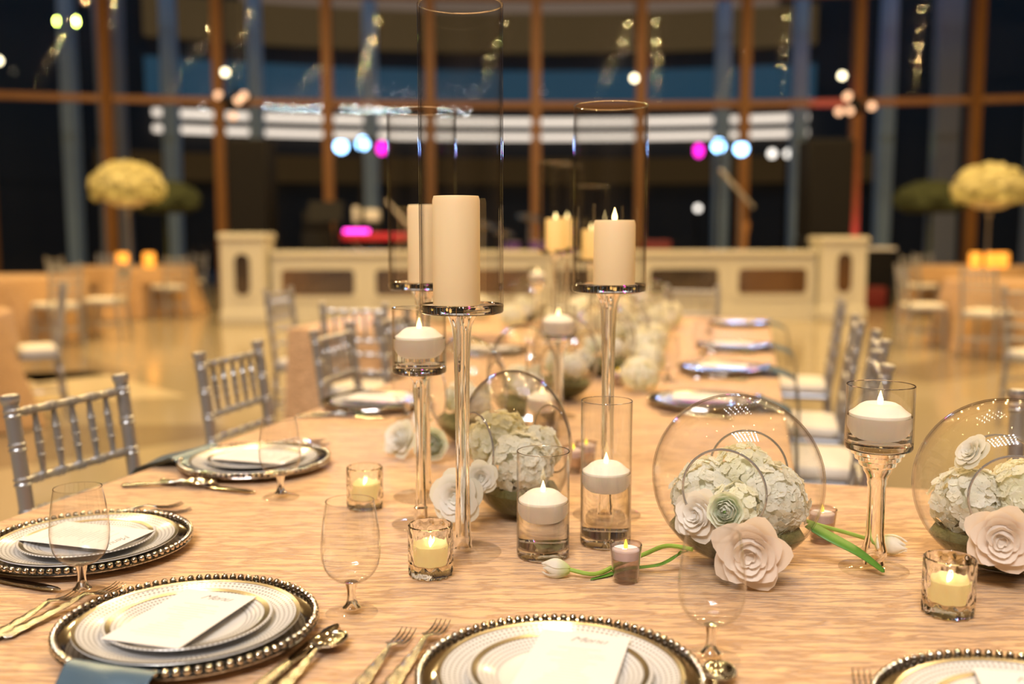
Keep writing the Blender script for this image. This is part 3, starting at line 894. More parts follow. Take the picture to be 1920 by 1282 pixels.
def m_knife_blade(b):
    sweep(b, [(.104, .0055, .006, .0025), (.112, .0055, .0075, .0016), (.13, .0052, .0098, .0011), (.17, .005, .0108, .0009), (.205, .005, .0102, .0008), (.222, .005, .0078, .0007), (.231, .005, .0042, .0006), (.2345, .005, .0012, .0005)], 10)
KM = dict(fh=cached('fork_handle', m_fork_handle, 'antique'), ti=cached('fork_tine', m_tine, 'chrome'), sh=cached('spoon_handle', m_spoon_handle, 'antique'),
          sb=cached('spoon_bowl', m_spoon_bowl, 'chrome', True, 80), kh=cached('knife_handle', m_knife_handle, 'antique'), kb=cached('knife_blade', m_knife_blade, 'chrome'))
def cutlery(kind, tip, d, who):
    d = Vector(d).normalized(); L = dict(fork=.207, spoon=.196, knife=.2345)[kind]
    x, y = tip[0]-d.x*L, tip[1]-d.y*L
    t = thing({'fork': 'dinner_fork', 'spoon': 'teaspoon', 'knife': 'dinner_knife'}[kind], 'ornate silver %s %s' % (kind, who), kind, (x, y, T0+.0006), math.atan2(d.y, d.x), 'silver cutlery')
    if kind == 'fork':
        ob('handle', KM['fh'], t)
        for k in range(4): ob('tine', KM['ti'], t, (0, (k-1.5)*.0064, 0))
    elif kind == 'spoon':
        ob('handle', KM['sh'], t); o = ob('bowl', KM['sb'], t)
        md = o.modifiers.new('thickness', 'SOLIDIFY'); md.thickness = .0012; md.offset = -1
    else:
        ob('handle', KM['kh'], t); ob('blade', KM['kb'], t)
cutlery('fork', (-.623, 1.399), (.05, .20), 'outermost at the front left setting, handle reaching the frame edge')
cutlery('fork', (-.575, 1.421), (.10, .24), 'tucked against the front left charger')
cutlery('knife', (-.231, 1.272), (.293, .956), 'right of the front left charger')
cutlery('spoon', (-.220, 1.236), (.27, .963), 'lying beside the knife of the front left setting')
cutlery('fork', (-.134, 1.252), (.24, .97), 'outermost left of the front middle charger')
cutlery('fork', (-.091, 1.280), (.25, .968), 'next to the front middle charger')
cutlery('spoon', (.250, 1.145), (.29, .956), 'under the front right goblet, only its tip in frame')
cutlery('fork', (.412, 1.128), (.26, .965), 'left of the front right charger, tines just in frame')
cutlery('knife', (-.655, 1.398), (.93, -.37), 'at the left frame edge below the small goblet')
cutlery('fork', (-.628, 1.858), (.80, .55), 'beyond the far left charger, the upper of two')
cutlery('fork', (-.598, 1.816), (.86, .42), 'beyond the far left charger, the lower of two')
cutlery('knife', (-.512, 1.948), (.92, -.36), 'left of the small goblet by the nearest left chair')
cutlery('spoon', (-.606, 2.005), (.97, -.02), 'crossing beside the knife by the nearest left chair')
cutlery('fork', (-.466, 2.446), (.9, .30), 'behind the charger by the nearest left chair, the upper one')
cutlery('fork', (-.444, 2.402), (.92, .20), 'behind the charger by the nearest left chair, the lower one')
cutlery('spoon', (-.414, 2.80), (.98, .10), 'before the charger by the second left chair')
cutlery('knife', (-.34, 2.76), (.95, -.2), 'before the charger by the second left chair')
for (x, y), n in (((.577, 2.978), 'nearest'), ((.788, 3.70), 'second'), ((.992, 4.451), 'third')):
    px, py = x-.955*.10-.297*.21, y+.297*.10-.955*.21
    cutlery('fork', (px, py), (-.955, .26), 'in front of the %s charger of the right row' % n)

def m_goblet_bowl(b):
    b.lathe([(.0325, .158), (.0345, .148), (.0372, .132), (.0395, .112), (.0408, .094), (.0402, .080), (.0375, .068), (.033, .059), (.026, .0515), (.018, .0475), (.010, .0455), (.0045, .045)], 48)
def m_goblet_lip(b):
    b.lathe([(.0331, .158), (.0328, .1588), (.0322, .1588), (.0319, .158), (.0322, .1573), (.0328, .1573), (.0331, .158)], 48)
def m_goblet_stem(b):
    b.lathe([(0, .0448), (.006, .0448), (.0092, .0445), (.0078, .040), (.0062, .033), (.0058, .027), (.0066, .020), (.009, .014), (.013, .0095), (.0125, .0085), (0, .0085)], 24)
def m_goblet_foot(b):
    b.lathe([(0, .0084), (.014, .0080), (.024, .0045), (.034, .0022), (.0358, .0014), (.0355, .0004), (0, .0002)], 40)
GM = [cached('goblet_bowl', m_goblet_bowl, 'glass_thin'), cached('goblet_stem', m_goblet_stem, 'glass'), cached('goblet_foot', m_goblet_foot, 'glass_foot'), cached('goblet_lip', m_goblet_lip, 'glass_thin')]
def goblet(x, y, who, sc=1.0):
    t = thing('water_goblet', 'clear empty glass goblet ' + who, 'goblet', (x, y, T0+.0006), 0, 'water goblets', None, sc)
    ob('bowl', GM[0], t); ob('stem', GM[1], t); ob('foot', GM[2], t); ob('lip', GM[3], t)
goblet(-.62, 1.392, 'at the left edge before a menu card')
goblet(-.22, 1.321, 'between the two front chargers')
goblet(-.456, 1.923, 'by the nearest chair of the left row')
goblet(.243, 1.172, 'in front of the blush rose at the bottom right')
goblet(.547, 3.47, 'on the right side before the second charger')
goblet(-.295, 2.763, 'behind the small stemmed candle on the left')
goblet(.80, 4.16, 'on the right side before the third charger')
goblet(.10, 4.08, 'behind the second globe on the left side')
goblet(1.02, 5.15, 'on the right side, the farthest one')

# ------------------------------------------------------------------ candles
def m_flame(b):
    b.lathe([(0, 0), (.0028, .001), (.0042, .005), (.0040, .009), (.0024, .014), (.0008, .0195), (0, .021)], 10)
FL = cached('flame', m_flame, 'flame'); FLY = cached('flame_yellow', m_flame, 'flame_y')
def m_pillar(h, r=.0375):
    def fn(b):
        b.lathe([(0, 0), (r-.001, 0), (r, .002), (r, h-.008), (r-.002, h-.001), (r-.006, h-.001), (r-.012, h-.006), (r*.4, h-.0085), (0, h-.0085)], 40)
    return fn
def pillar(x, y, z, h, label, lit=True, wax='wax'):
    t = thing('pillar_candle', label, 'candle', (x, y, z), 0, 'ivory pillar candles')
    ob('wax_body', cached('pillar_%d_%s' % (round(h*1000), wax), m_pillar(h), wax), t)
    w_ = ob('wick', cached('wick', lambda b: b.tube([(0, 0, 0), (.0005, 0, .009)], .0009, 6), 'black'), t, (0, 0, h-.0085))
    if lit: ob('flame', FL, t, (0, 0, h-.004), (0, 0, 0), 1.25)
def m_floater(b):
    b.lathe([(0, -.032), (.020, -.032), (.026, -.028), (.0365, -.009), (.0395, .001), (.0395, .003), (.037, .0045), (.033, .0075), (.0265, .0135), (.021, .0165), (.018, .0168), (.012, .0155), (0, .0150)], 40)
FC = cached('floating_candle', m_floater, 'wax_white')
def floater(x, y, z, label, sc=1.0):
    t = thing('floating_candle', label, 'candle', (x, y, z), 0, 'white floating candles', None, sc)
    ob('wax_body', FC, t); ob('flame', FL, t, (0, 0, .013))

# ------------------------------------------------------------------ glassware of the centrepiece
def m_wall(r, h0, h1):
    return lambda b: b.lathe([(r, h0), (r, h1)], 64)
def m_lip(r, h, w=.0010):
    return lambda b: b.lathe([(r+w, h), (r+w*.6, h+w*.9), (r-w*.6, h+w*.9), (r-w, h), (r-w*.6, h-w*.9), (r+w*.6, h-w*.9), (r+w, h)], 64)
def m_base(r, h0, h1):
    return lambda b: b.lathe([(0, h0), (r-.005, h0), (r-.0012, h0+.002), (r, h0+.005), (r, h1), (r-.0022, h1+.0022), (r-.008, h1-.0005), (0, h1-.0012)], 64)
def hurricane(x, y, z0, z1, label, stem_r=.0115):
    """tall cylinder on a long stem; z0/z1 heights above the table of cylinder bottom and rim"""
    t = thing('stemmed_hurricane_vase', label, 'vase', (x, y, T0+.0006), 0, 'tall stemmed hurricane vases')
    r = .0665
    cyl = ob('cylinder', MB().lathe([(r, z0+.012), (r, z1), (r-.003, z1), (r-.003, z0+.016)], 72).mesh('cylinder', 'glass_wall2'), t)
    ob('lip', MB().lathe([(r+.0002, z1+.0002), (r-.0004, z1+.0014), (r-.0024, z1+.0014), (r-.0032, z1+.0002), (r+.0002, z1+.0002)], 72).mesh('lip', 'glass'), cyl)
    b = MB(); m_base(r+.0004, z0, z0+.013)(b); ob('thick_base', b.mesh('thick_base', 'glass'), t)
    s = stem_r
    prof = [(0, z0-.0005), (.026, z0-.0005), (.0215, z0-.007), (.0165, z0-.020), (.0148, z0-.032), (s*1.12, z0-.075), (s, z0-.15), (s*.95, z0*.45), (s, .09), (s*1.12, .045), (s*1.18, .030), (s*1.3, .026), (s*1.25, .016), (.016, .010), (0, .0095)]
    ob('stem', MB().lathe(prof, 32).mesh('stem', 'glass'), t)
    ob('foot', MB().lathe([(0, .0094), (.020, .0088), (.036, .0052), (.058, .0030), (.0625, .0022), (.0628, .0012), (.062, .0003), (0, .0002)], 56).mesh('foot', 'glass_foot'), t)
hurricane(-.080, 1.583, .392, .868, 'tallest clear glass cylinder vase on a stem, at the centre')
pillar(-.088, 1.583, 1.1662, .172, 'ivory pillar candle inside the tallest stemmed cylinder', False)
hurricane(.175, 1.80, .413, .742, 'stemmed glass cylinder vase right of the tallest one')
pillar(.184, 1.80, 1.1872, .116, 'short ivory pillar candle with flame in the right stemmed cylinder')
hurricane(-.172, 1.93, .410, .748, 'stemmed glass cylinder vase behind and left of the tallest one')
pillar(-.165, 1.945, 1.1842, .150, 'ivory pillar candle in the left rear stemmed cylinder', False)
hurricane(.165, 3.80, .44, .78, 'distant stemmed cylinder vase, leftmost of the blurred trio')
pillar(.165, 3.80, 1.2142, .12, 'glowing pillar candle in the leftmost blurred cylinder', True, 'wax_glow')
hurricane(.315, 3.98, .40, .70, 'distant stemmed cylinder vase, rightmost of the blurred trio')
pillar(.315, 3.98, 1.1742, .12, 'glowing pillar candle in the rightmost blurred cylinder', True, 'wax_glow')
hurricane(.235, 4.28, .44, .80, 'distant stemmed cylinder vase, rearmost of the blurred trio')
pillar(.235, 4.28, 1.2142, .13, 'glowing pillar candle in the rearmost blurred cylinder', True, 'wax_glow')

def water_body(r, h0, h1):
    return MB().lathe([(0, h0), (r-.004, h0), (r, h0+.003), (r, h1+.0004), (r-.0012, h1), (0, h1)], 56).mesh('water', 'water')
def cyl_vase(x, y, h, wl, label, r=.0425, floatlabel=None):
    t = thing('cylinder_vase', label, 'vase', (x, y, T0+.0006), 0, 'glass cylinder vases with floating candles')
    b = MB(); m_base(r, .0003, .014)(b); ob('thick_base', b.mesh('thick_base', 'glass'), t)
    c = ob('glass_wall', MB().lathe([(r, .014), (r, h), (r-.0013, h), (r-.0013, .0165)], 64).mesh('glass_wall', 'glass_wall2'), t)
    ob('lip', MB().lathe([(r+.0002, h+.0002), (r-.0002, h+.0010), (r-.0012, h+.0010), (r-.0016, h+.0002), (r+.0002, h+.0002)], 64).mesh('lip', 'glass'), c)
    ob('water', water_body(r-.0016, .0168, wl), t)
    floater(x, y, T0+wl+.0015, floatlabel)
cyl_vase(.050, 1.567, .172, .090, 'short clear cylinder vase of water at the centre front', .0425, 'white floating candle in the short cylinder vase at centre front')
cyl_vase(.157, 1.630, .243, .122, 'taller clear cylinder vase of water beside the short one', .0425, 'white floating candle in the taller cylinder vase')
cyl_vase(.077, 2.50, .243, .10, 'clear cylinder vase of water behind the centre globe', .0425, 'white floating candle in the cylinder behind the centre globe')

def stem_cup(x, y, z0, z1, r, wl, label, flabel, stepped):
    t = thing('stemmed_candle_glass', label, 'candle glass', (x, y, T0+.0006), 0, 'stemmed glasses with floating candles')
    b = MB(); m_base(r, z0, z0+.011)(b); ob('thick_base', b.mesh('thick_base', 'glass'), t)
    c = ob('cup', MB().lathe([(r, z0+.011), (r, z1), (r-.0020, z1), (r-.0020, z0+.0135)], 64).mesh('cup', 'glass_wall2'), t)
    ob('lip', MB().lathe([(r+.0002, z1+.0002), (r-.0004, z1+.0012), (r-.0016, z1+.0012), (r-.0022, z1+.0002), (r+.0002, z1+.0002)], 64).mesh('lip', 'glass'), c)
    ob('water', water_body(r-.0023, z0+.0138, wl), t)
    if stepped:
        prof = [(0, z0-.0005), (r*.82, z0-.0005), (r*.80, z0-.006), (r*.70, z0-.009), (r*.68, z0-.015), (r*.58, z0-.018), (r*.55, z0-.024), (r*.44, z0-.028), (r*.41, z0-.034), (.0165, z0-.040), (.0145, z0-.048),
                (.0150, z0-.052), (.0135, z0-.058), (.0135, .060), (.0150, .046), (.0185, .034), (.0185, .024), (.0145, .016), (.016, .010), (0, .0095)]
    else:
        prof = [(0, z0-.0005), (.024, z0-.0005), (.018, z0-.006), (.0128, z0-.014), (.0125, z0-.028), (.0105, z0-.055), (.0085, z0-.10), (.0080, .12), (.0095, .05), (.0098, .034), (.0125, .031), (.012, .022), (.0135, .010), (0, .0095)]
    ob('stem', MB().lathe(prof, 40).mesh('stem', 'glass'), t)
    ob('foot', MB().lathe([(0, .0094), (.018, .0088), (.034, .0052), (.049, .0028), (.0522, .0020), (.0524, .0010), (.052, .0003), (0, .0002)], 56).mesh('foot', 'glass_foot'), t)
    floater(x, y, T0+wl+.0015, flabel, min(1.15, (r-.0035)/.041))
stem_cup(-.163, 1.742, .273, .388, .0475, .335, 'stemmed glass with floating candle left of the tallest vase', 'white floating candle in the left stemmed glass', False)
stem_cup(.561, 1.500, .190, .289, .0500, .242, 'stepped stemmed glass with floating candle between the two right globes', 'white floating candle in the right stemmed glass', True)
stem_cup(.130, 2.79, .225, .315, .0500, .270, 'blurred stepped stemmed glass with candle behind the centre', 'white floating candle in the blurred stemmed glass', True)
stem_cup(.14, 5.55, .24, .34, .0500, .285, 'farthest stemmed glass with candle among the distant flowers', 'white floating candle in the farthest stemmed glass', True)

# votives
def m_votive(b):
    def wob(r, z, a):
        if r < .030: return r
        if z < .006: return r+.0012*math.cos(a*14)
        row = math.floor(z/.0195); ph = (row % 2)*PI
        fz = (z/.0195) % 1.0
        return r - .0022*max(0, math.cos(a*11+ph))**1.0*math.sin(PI*fz)
    prof = [(0, .001), (.028, .0005), (.0325, .002), (.0338, .006)]
    prof += [(.0345, .0085+.0024*i) for i in range(29)]
    prof += [(.0340, .0785), (.0325, .0798), (.0305, .0785)]
    prof += [(.0290, .074), (.0285, .050), (.0275, .024), (.026, .0185), (0, .0175)]
    b.lathe(prof, 88, None, wob)
VM = cached('cut_votive', m_votive, 'glass_soft')
VW = cached('votive_wax', lambda b: b.lathe([(0, .0185), (.0245, .0187), (.0262, .024), (.0270, .046), (.0262, .0485), (.018, .047), (0, .046)], 36), 'wax_votive')
def votive(x, y, who):
    t = thing('cut_glass_votive', 'dimpled cut-glass votive holder ' + who, 'votive holder', (x, y, T0+.0006), 0.2, 'cut-glass votives')
    ob('glass_cup', VM, t)
    t = thing('votive_candle', 'yellow glowing votive candle in the cut-glass holder ' + who, 'candle', (x, y, T0+.0008), 0, 'votive candles')
    ob('wax_body', VW, t); ob('flame', FL, t, (0, 0, .0445), (0, 0, 0), 0.8)
votive(-.124, 1.476, 'before the tallest vase')
votive(-.279, 1.850, 'left of the tallest vase, farther back')
votive(.598, 1.321, 'at right before the cropped globe')
MV = cached('mercury_votive', lambda b: b.lathe([(0, .0005), (.0175, .0003), (.019, .003), (.0215, .030), (.0245, .0570), (.0240, .0578), (.0232, .0570), (.0205, .030), (.0183, .008), (0, .007)], 40), 'mercury')
ML = cached('tealight', lambda b: b.lathe([(0, .036), (.0195, .036), (.0208, .049), (.0190, .0505), (0, .0498)], 32), 'tealight')
def mercury(x, y, who):
    t = thing('mercury_glass_votive', 'small silvery mercury-glass votive ' + who, 'votive holder', (x, y, T0+.0006), 0, 'mercury-glass votives')
    ob('glass_cup', MV, t)
    t = thing('tealight', 'white tealight in the mercury-glass votive ' + who, 'candle', (x, y, T0+.0006), 0, 'tealights')
    ob('wax_body', ML, t); ob('flame', FLY, t, (0, 0, .0495), (0, 0, 0), 0.75)
mercury(.170, 1.448, 'at the centre front before the tulip stem')
mercury(.523, 1.640, 'half hidden behind the middle globe')
mercury(.133, 2.13, 'behind the tall cylinder vase, the left of two')
mercury(.165, 2.18, 'behind the tall cylinder vase, the right of two')
mercury(.36, 3.35, 'among the flowers halfway down the table')
mercury(.62, 4.45, 'among the distant flowers on the right')

# ------------------------------------------------------------------ flowers
def m_floret(seed):
    def fn(b):
        rnd = random.Random(seed)
        for k in range(4):
            a = k*PI/2+rnd.uniform(-.12, .12); sz = rnd.uniform(.9, 1.12); tilt = rnd.uniform(-.05, .35)
            def pf(u, v, a=a, sz=sz, tilt=tilt):
                s = (u-.5)*2; L = .0135*sz
                hw = .0082*sz*math.sin(PI*min(1, v*.82+.10))**.65
                x = v*L; y = s*hw
                z = -.002+.005*v*tilt*2+.0018*s*s-.0030*v*v*(.3+tilt*0)+.0012*math.sin(s*4+k)*v
                return (x*math.cos(a)-y*math.sin(a), x*math.sin(a)+y*math.cos(a), z+.0015)
            b.grid(pf, 4, 5)
        b.ball((0, 0, .0008), .0014, 5, 3)
    return fn
FLW = [cached('floret_white%d' % k, m_floret(k), 'hyd_white', True, 80) for k in range(3)]
FLC = [cached('floret_cream%d' % k, m_floret(k+9), 'hyd', True, 80) for k in range(3)]
def head_points(n, rnd):
    out = []
    for i in range(n):
        z = 1-1.62*(i+.5)/n
        a = i*2.39996+rnd.uniform(-.25, .25); q = math.sqrt(max(0, 1-z*z))
        d = Vector((q*math.cos(a), q*math.sin(a), z))
        out.append((d, 1+rnd.uniform(-.12, .06)))
    return out
def m_core(b):
    def wob(r, z, a): return r*(1+.08*math.sin(a*5+z*90)+.05*math.sin(a*11-z*50))
    b.lathe([(0, -.8), (.35, -.75), (.72, -.45), (.82, 0), (.72, .4), (.4, .72), (0, .82)], 20, None, wob)
CORE = cached('hydrangea_core', m_core, 'hyd_core')
def hydrangea(c, r, d, label, pal=FLW, n=96, individual=True, seed=1, group='hydrangea heads in the globes'):
    rnd = random.Random(seed)
    t = thing('hydrangea_bloom', label, 'hydrangea', c, 0, group, aim(d))
    ob('green_core', CORE, t, (0, 0, 0), (0, 0, 0), r*.86)
    pts = head_points(n, rnd)
    if individual:
        for k, (v, s) in enumerate(pts):
            nd = (v+Vector((rnd.uniform(-.36, .36), rnd.uniform(-.36, .36), rnd.uniform(-.25, .35)))).normalized()
            ob('floret', pal[k % 3], t, v*(r*s), scale=r/.06*rnd.uniform(.85, 1.2), quat=aim(nd, rnd.uniform(0, 6)))
    else:
        key = 'hydrangea_bloom_%s_%d' % ('w' if pal is FLW else 'c', seed % 3)
        if key not in CACHE:
            b = MB()
            for k, (v, s) in enumerate(pts):
                nd = (v+Vector((rnd.uniform(-.36, .36), rnd.uniform(-.36, .36), rnd.uniform(-.25, .35)))).normalized()
                M = Matrix.Translation(v*.06*s) @ aim(nd, rnd.uniform(0, 6)).to_matrix().to_4x4()
                src = pal[k % 3]
                b.add([tuple(p.co) for p in src.vertices], [tuple(p.vertices) for p in src.polygons], M)
            CACHE[key] = b.mesh('florets', 'hyd_white' if pal is FLW else 'hyd', True, 80)
        o = ob('florets', CACHE[key], t, (0, 0, 0), (0, 0, 0), r/.06); o['kind'] = 'stuff'
    return t

def petal(r0, r1, h, half, lip, point=0.0, nu=8, nv=7):
    """petal as a curved piece of a cup: r0 at base, r1 below the lip, lip rolls outward"""
    def fn(b):
        def pf(u, v):
            s = (u-.5)*2
            tv = v*(1-.22*abs(s)**2.2) if point == 0 else v*(1-.30*abs(s)**1.3)
            a = s*half*(0.62+.38*math.sin(PI*min(1, .12+.62*v)))
            r = r0+(r1-r0)*tv**.75 + lip*max(0, tv-.62)**1.5*4.2 + .0009*math.sin(s*6)*v
            z = h*tv - lip*max(0, tv-.72)**2*5.5
            return (r*math.cos(a), r*math.sin(a), z)
        b.grid(pf, nu, nv)
    return fn
def flower(name, c, d, sc, label, cat, matn, rings, group, centre=None, stem=None):
    t = thing(name, label, cat, c, 0, group, aim(d, 0.6), sc)
    for ri, (n, r0, r1, h, half, lip, pt, z) in enumerate(rings):
        me = cached('%s_%s_%d' % (name, matn, ri), petal(r0, r1, h, half, lip, pt), matn, True, 80)
        for k in range(n):
            rnd = random.Random(ri*31+k)
            o = ob('petal', me, t, (0, 0, z), (rnd.uniform(-.05, .05), rnd.uniform(-.06, .06), 2*PI*k/n+ri*.9+rnd.uniform(-.1, .1)))
    if centre:
        ob('flower_centre', cached(name+'_centre', lambda b: b.ball((0, 0, 0), centre, 10, 6), 'leaf'), t, (0, 0, rings[0][3]*.84))
    ro = rings[-1][2]; hh = rings[0][3]
    ob('heart', cached('%s_%s_heart' % (name, matn), lambda b: b.lathe([(0, hh*.78), (ro*.12, hh*.76), (ro*.3, hh*.70), (ro*.5, hh*.56), (ro*.66, hh*.36), (ro*.6, hh*.1), (0, .001)], 24), matn), t)
    ob('calyx', cached('calyx', lambda b: b.lathe([(0, -.014), (.003, -.013), (.0045, -.004), (.009, .001), (.011, .004), (0, .003)], 12), 'stem'), t)
    return t
ROSE = [(2, .001, .0060, .037, 2.3, .001, 0, 0), (3, .003, .0125, .039, 1.45, .002, 0, 0), (3, .006, .0195, .039, 1.30, .004, 0, 0), (4, .009, .0275, .036, 1.12, .006, 0, 0),
        (5, .011, .0360, .031, .98, .009, 1, -.001), (5, .012, .0440, .023, .92, .011, 1, -.002)]
RANU = [(4, .001, .0032, .0235, 1.5, -.002, 0, 0), (5, .003, .0062, .0238, 1.1, -.003, 0, 0), (5, .005, .0095, .0240, 1.0, -.003, 0, 0), (6, .007, .0130, .0236, .95, -.003, 0, 0), (6, .009, .0165, .0225, .9, -.002, 0, 0),
        (6, .010, .0200, .0205, .85, 0, 0, 0), (7, .010, .0235, .0175, .8, .002, 0, 0)]
LISI = [(3, .001, .007, .032, 1.5, .002, 0, 0), (4, .003, .014, .035, 1.3, .006, 0, 0), (4, .004, .022, .035, 1.15, .010, 0, 0), (5, .006, .030, .032, 1.0, .014, 0, 0), (5, .007, .038, .026, .95, .015, 0, -.002)]

def m_globe(b, R=.135, t=.0905, ro=.063):
    e0 = math.asin(ro/R)
    prof = []
    for i in range(37):
        e = e0+(PI-2*e0)*i/36
        prof.append((R*math.sin(e), t*math.cos(e)))
    prof += [(r-.0022*r/R, z*(1-.0022/t)) for r, z in prof[::-1]]
    b.lathe(prof+prof[:1], 72)
def m_globe_lip(b, R=.135, t=.0905, ro=.063):
    u = t*math.cos(math.asin(ro/R))
    b.lathe([(ro+.0019*math.cos(k*PI/4), u+.0019*math.sin(k*PI/4)) for k in range(9)], 64)
def m_moss(b):
    rnd = random.Random(4)
    def fn(u, v):
        a = u*2*PI; q = v
        # disc of radius<1 mapped into the bottom of the ellipsoid (axis along local x, z up)
        k = q*.985
        x = .0905*.80*k*math.cos(a); y = .135*.80*k*math.sin(a)
        zb = -.135*.985*math.sqrt(max(0, 1-(x/.0905)**2-(y/.135)**2))
        return (x, y, max(zb, -.133))
    b.grid(fn, 40, 12)
    def top(u, v):
        a = u*2*PI; k = v*.985
        x = .0905*.80*k*math.cos(a); y = .135*.80*k*math.sin(a)
        zb = -.135*.985*math.sqrt(max(0, 1-(x/.0905)**2-(y/.135)**2))
        zt = -.072+.006*math.sin(x*190)*math.cos(y*170)
        return (x, y, max(zb, zt) if v < .98 else zb)
    b.grid(top, 40, 12)
GLB = cached('globe_wall', m_globe, 'glass_globe'); GLL = cached('globe_lip', m_globe_lip, 'rim_glass'); MOS = cached('moss', m_moss, 'moss', True, 60)
def globe(x, y, ax, who):
    """ax: horizontal direction its openings face"""
    a = Vector((ax[0], ax[1], 0)).normalized()
    t = thing('round_globe_vase', 'round clear glass globe vase ' + who, 'globe vase', (x, y, T0+.0008), math.atan2(a.y, a.x), 'glass globe vases')
    ob('globe_wall', GLB, t, (0, 0, .135), (0, PI/2, 0)); ob('opening_lip', GLL, t, (0, 0, .135), (0, PI/2, 0)); ob('opening_lip', GLL, t, (0, 0, .135), (0, -PI/2, 0))
    o = ob('moss_bed', MOS, t, (0, 0, .1352)); o['kind'] = 'stuff'
    c = Vector((x, y, T0+.136)); v = Vector((-a.y, a.x, 0))
    if v.x < 0: v = -v
    def P(u, s, w_): return tuple(c+a*u+v*s+Vector((0, 0, w_)))
    return P, a, v
UP = Vector((0, 0, 1))
# middle right globe
P, a, v = globe(.352, 1.53, (-.44, -.90), 'in the middle right, roses spilling out')
hydrangea(P(-.014, .050, -.030), .054, (.5*v+.9*UP), 'white hydrangea at the right inside the middle right globe', FLW, 112, True, 11)
hydrangea(P(-.008, -.048, -.030), .053, (-.5*v+.9*UP), 'white hydrangea at the left inside the middle right globe', FLW, 112, True, 12)
hydrangea(P(-.030, .005, .000), .048, (UP), 'cream hydrangea topping the flowers in the middle right globe', FLC, 96, True, 13)
hydrangea(P(.035, .010, -.035), .040, (a+.4*UP), 'small greenish hydrangea at the opening of the middle right globe', FLC, 60, True, 14)
flower('rose', P(.066, -.036, -.046), a*.9-v*.25+UP*.25, .82, 'cream rose left of the ranunculus in the middle right globe', 'rose', 'rose_cream', ROSE, 'roses')
flower('ranunculus', P(.088, .008, -.026), a*.95+v*.05+UP*.15, 1.10, 'pale green ranunculus in the opening of the middle right globe', 'ranunculus', 'ranunculus', RANU, 'ranunculus blooms', .0028)
flower('rose', P(.098, .046, -.078), a*.9+v*.15-UP*.02, 1.10, 'large blush rose hanging out of the middle right globe', 'rose', 'rose_blush', ROSE, 'roses')
# right globe, cropped by the frame
P, a, v = globe(.755, 1.49, (-.30, -.95), 'at the right frame edge, cropped')
hydrangea(P(-.008, -.050, -.032), .053, (-.6*v+.8*UP), 'white hydrangea at the left inside the cropped right globe', FLW, 112, True, 21)
hydrangea(P(-.005, .035, -.015), .058, UP, 'white hydrangea in the middle of the cropped right globe', FLC, 112, True, 22)
flower('rose', P(.090, -.018, -.055), a*.95-v*.1+UP*.05, .98, 'large cream rose at the front of the cropped right globe', 'rose', 'rose_blush', ROSE, 'roses')
flower('lisianthus', P(.01, -.045, .045), -v*.5+UP*.4+a*.3, .62, 'small white bloom at the top of the cropped right globe', 'flower', 'rose_white', LISI, 'white lisianthus')
# globe behind the tall stem
P, a, v = globe(.005, 1.80, (-.86, -.50), 'behind the tallest stem at the centre')
hydrangea(P(.012, .042, -.028), .053, (v*.8+UP*.7), 'white hydrangea in front inside the centre globe', FLW, 118, True, 31)
hydrangea(P(.010, -.040, -.006), .056, (UP-.3*v), 'cream hydrangea at the back inside the centre globe', FLC, 106, True, 32)
hydrangea(P(-.032, .026, -.010), .042, (UP-.4*a), 'white hydrangea at the right inside the centre globe', FLW, 90, True, 33)
flower('lisianthus', P(.128, .030, -.075), a*.7+v*.6+UP*.1, .98, 'white ruffled bloom spilling from the centre globe behind the stems', 'flower', 'rose_white', LISI, 'white lisianthus')
flower('lisianthus', P(.098, .050, -.040), v*.8+UP*.1+a*.4, .60, 'white bloom hanging over the moss of the centre globe', 'flower', 'rose_white', LISI, 'white lisianthus')
# globes farther back
back = [(-.110, 2.42, (-.90, -.42), 'behind and left of the centre globe', 41), (.030, 2.72, (-.92, -.38), 'behind the cylinder with floating candle', 42), (.165, 3.10, (-.85, -.5), 'behind the blurred stemmed glass', 43),
        (.33, 3.60, (-.7, -.7), 'blurred, before the distant trio of cylinders', 44), (.46, 4.15, (.6, -.8), 'blurred, just right of the distant trio', 45), (.58, 4.70, (-.5, -.85), 'blurred, third from the far end', 46),
        (.74, 5.30, (.5, -.85), 'blurred, nearest the far right end', 47), (.10, 5.85, (-.3, -.95), 'blurred, on the far arm', 48)]
for x, y, ax, who, sd in back:
    P, a, v = globe(x, y, ax, who)
    near = y < 2.6
    hydrangea(P(.004, .046, -.030), .040, (v*.5+UP), 'white hydrangea in the globe ' + who, FLW, 80, False, sd)
    hydrangea(P(-.004, -.044, -.026), .042, (UP-.3*v), 'cream hydrangea in the globe ' + who, FLC, 80, False, sd+1)
    flower('rose', P(.108, .012, -.062), a*.9+UP*.25, .85, 'white rose spilling from the globe ' + who, 'rose', 'rose_white', ROSE, 'roses')
flower('ranunculus', (-.186, 2.235, .800), (.12, -.95, .22), 1.55, 'white ranunculus with green heart lying left of the tallest stem', 'ranunculus', 'ranunculus', RANU, 'ranunculus blooms', .0030)
flower('rose', (-.252, 2.285, .800), (-.5, -.75, .35), .92, 'white rose lying beside the ranunculus', 'rose', 'rose_white', ROSE, 'roses')
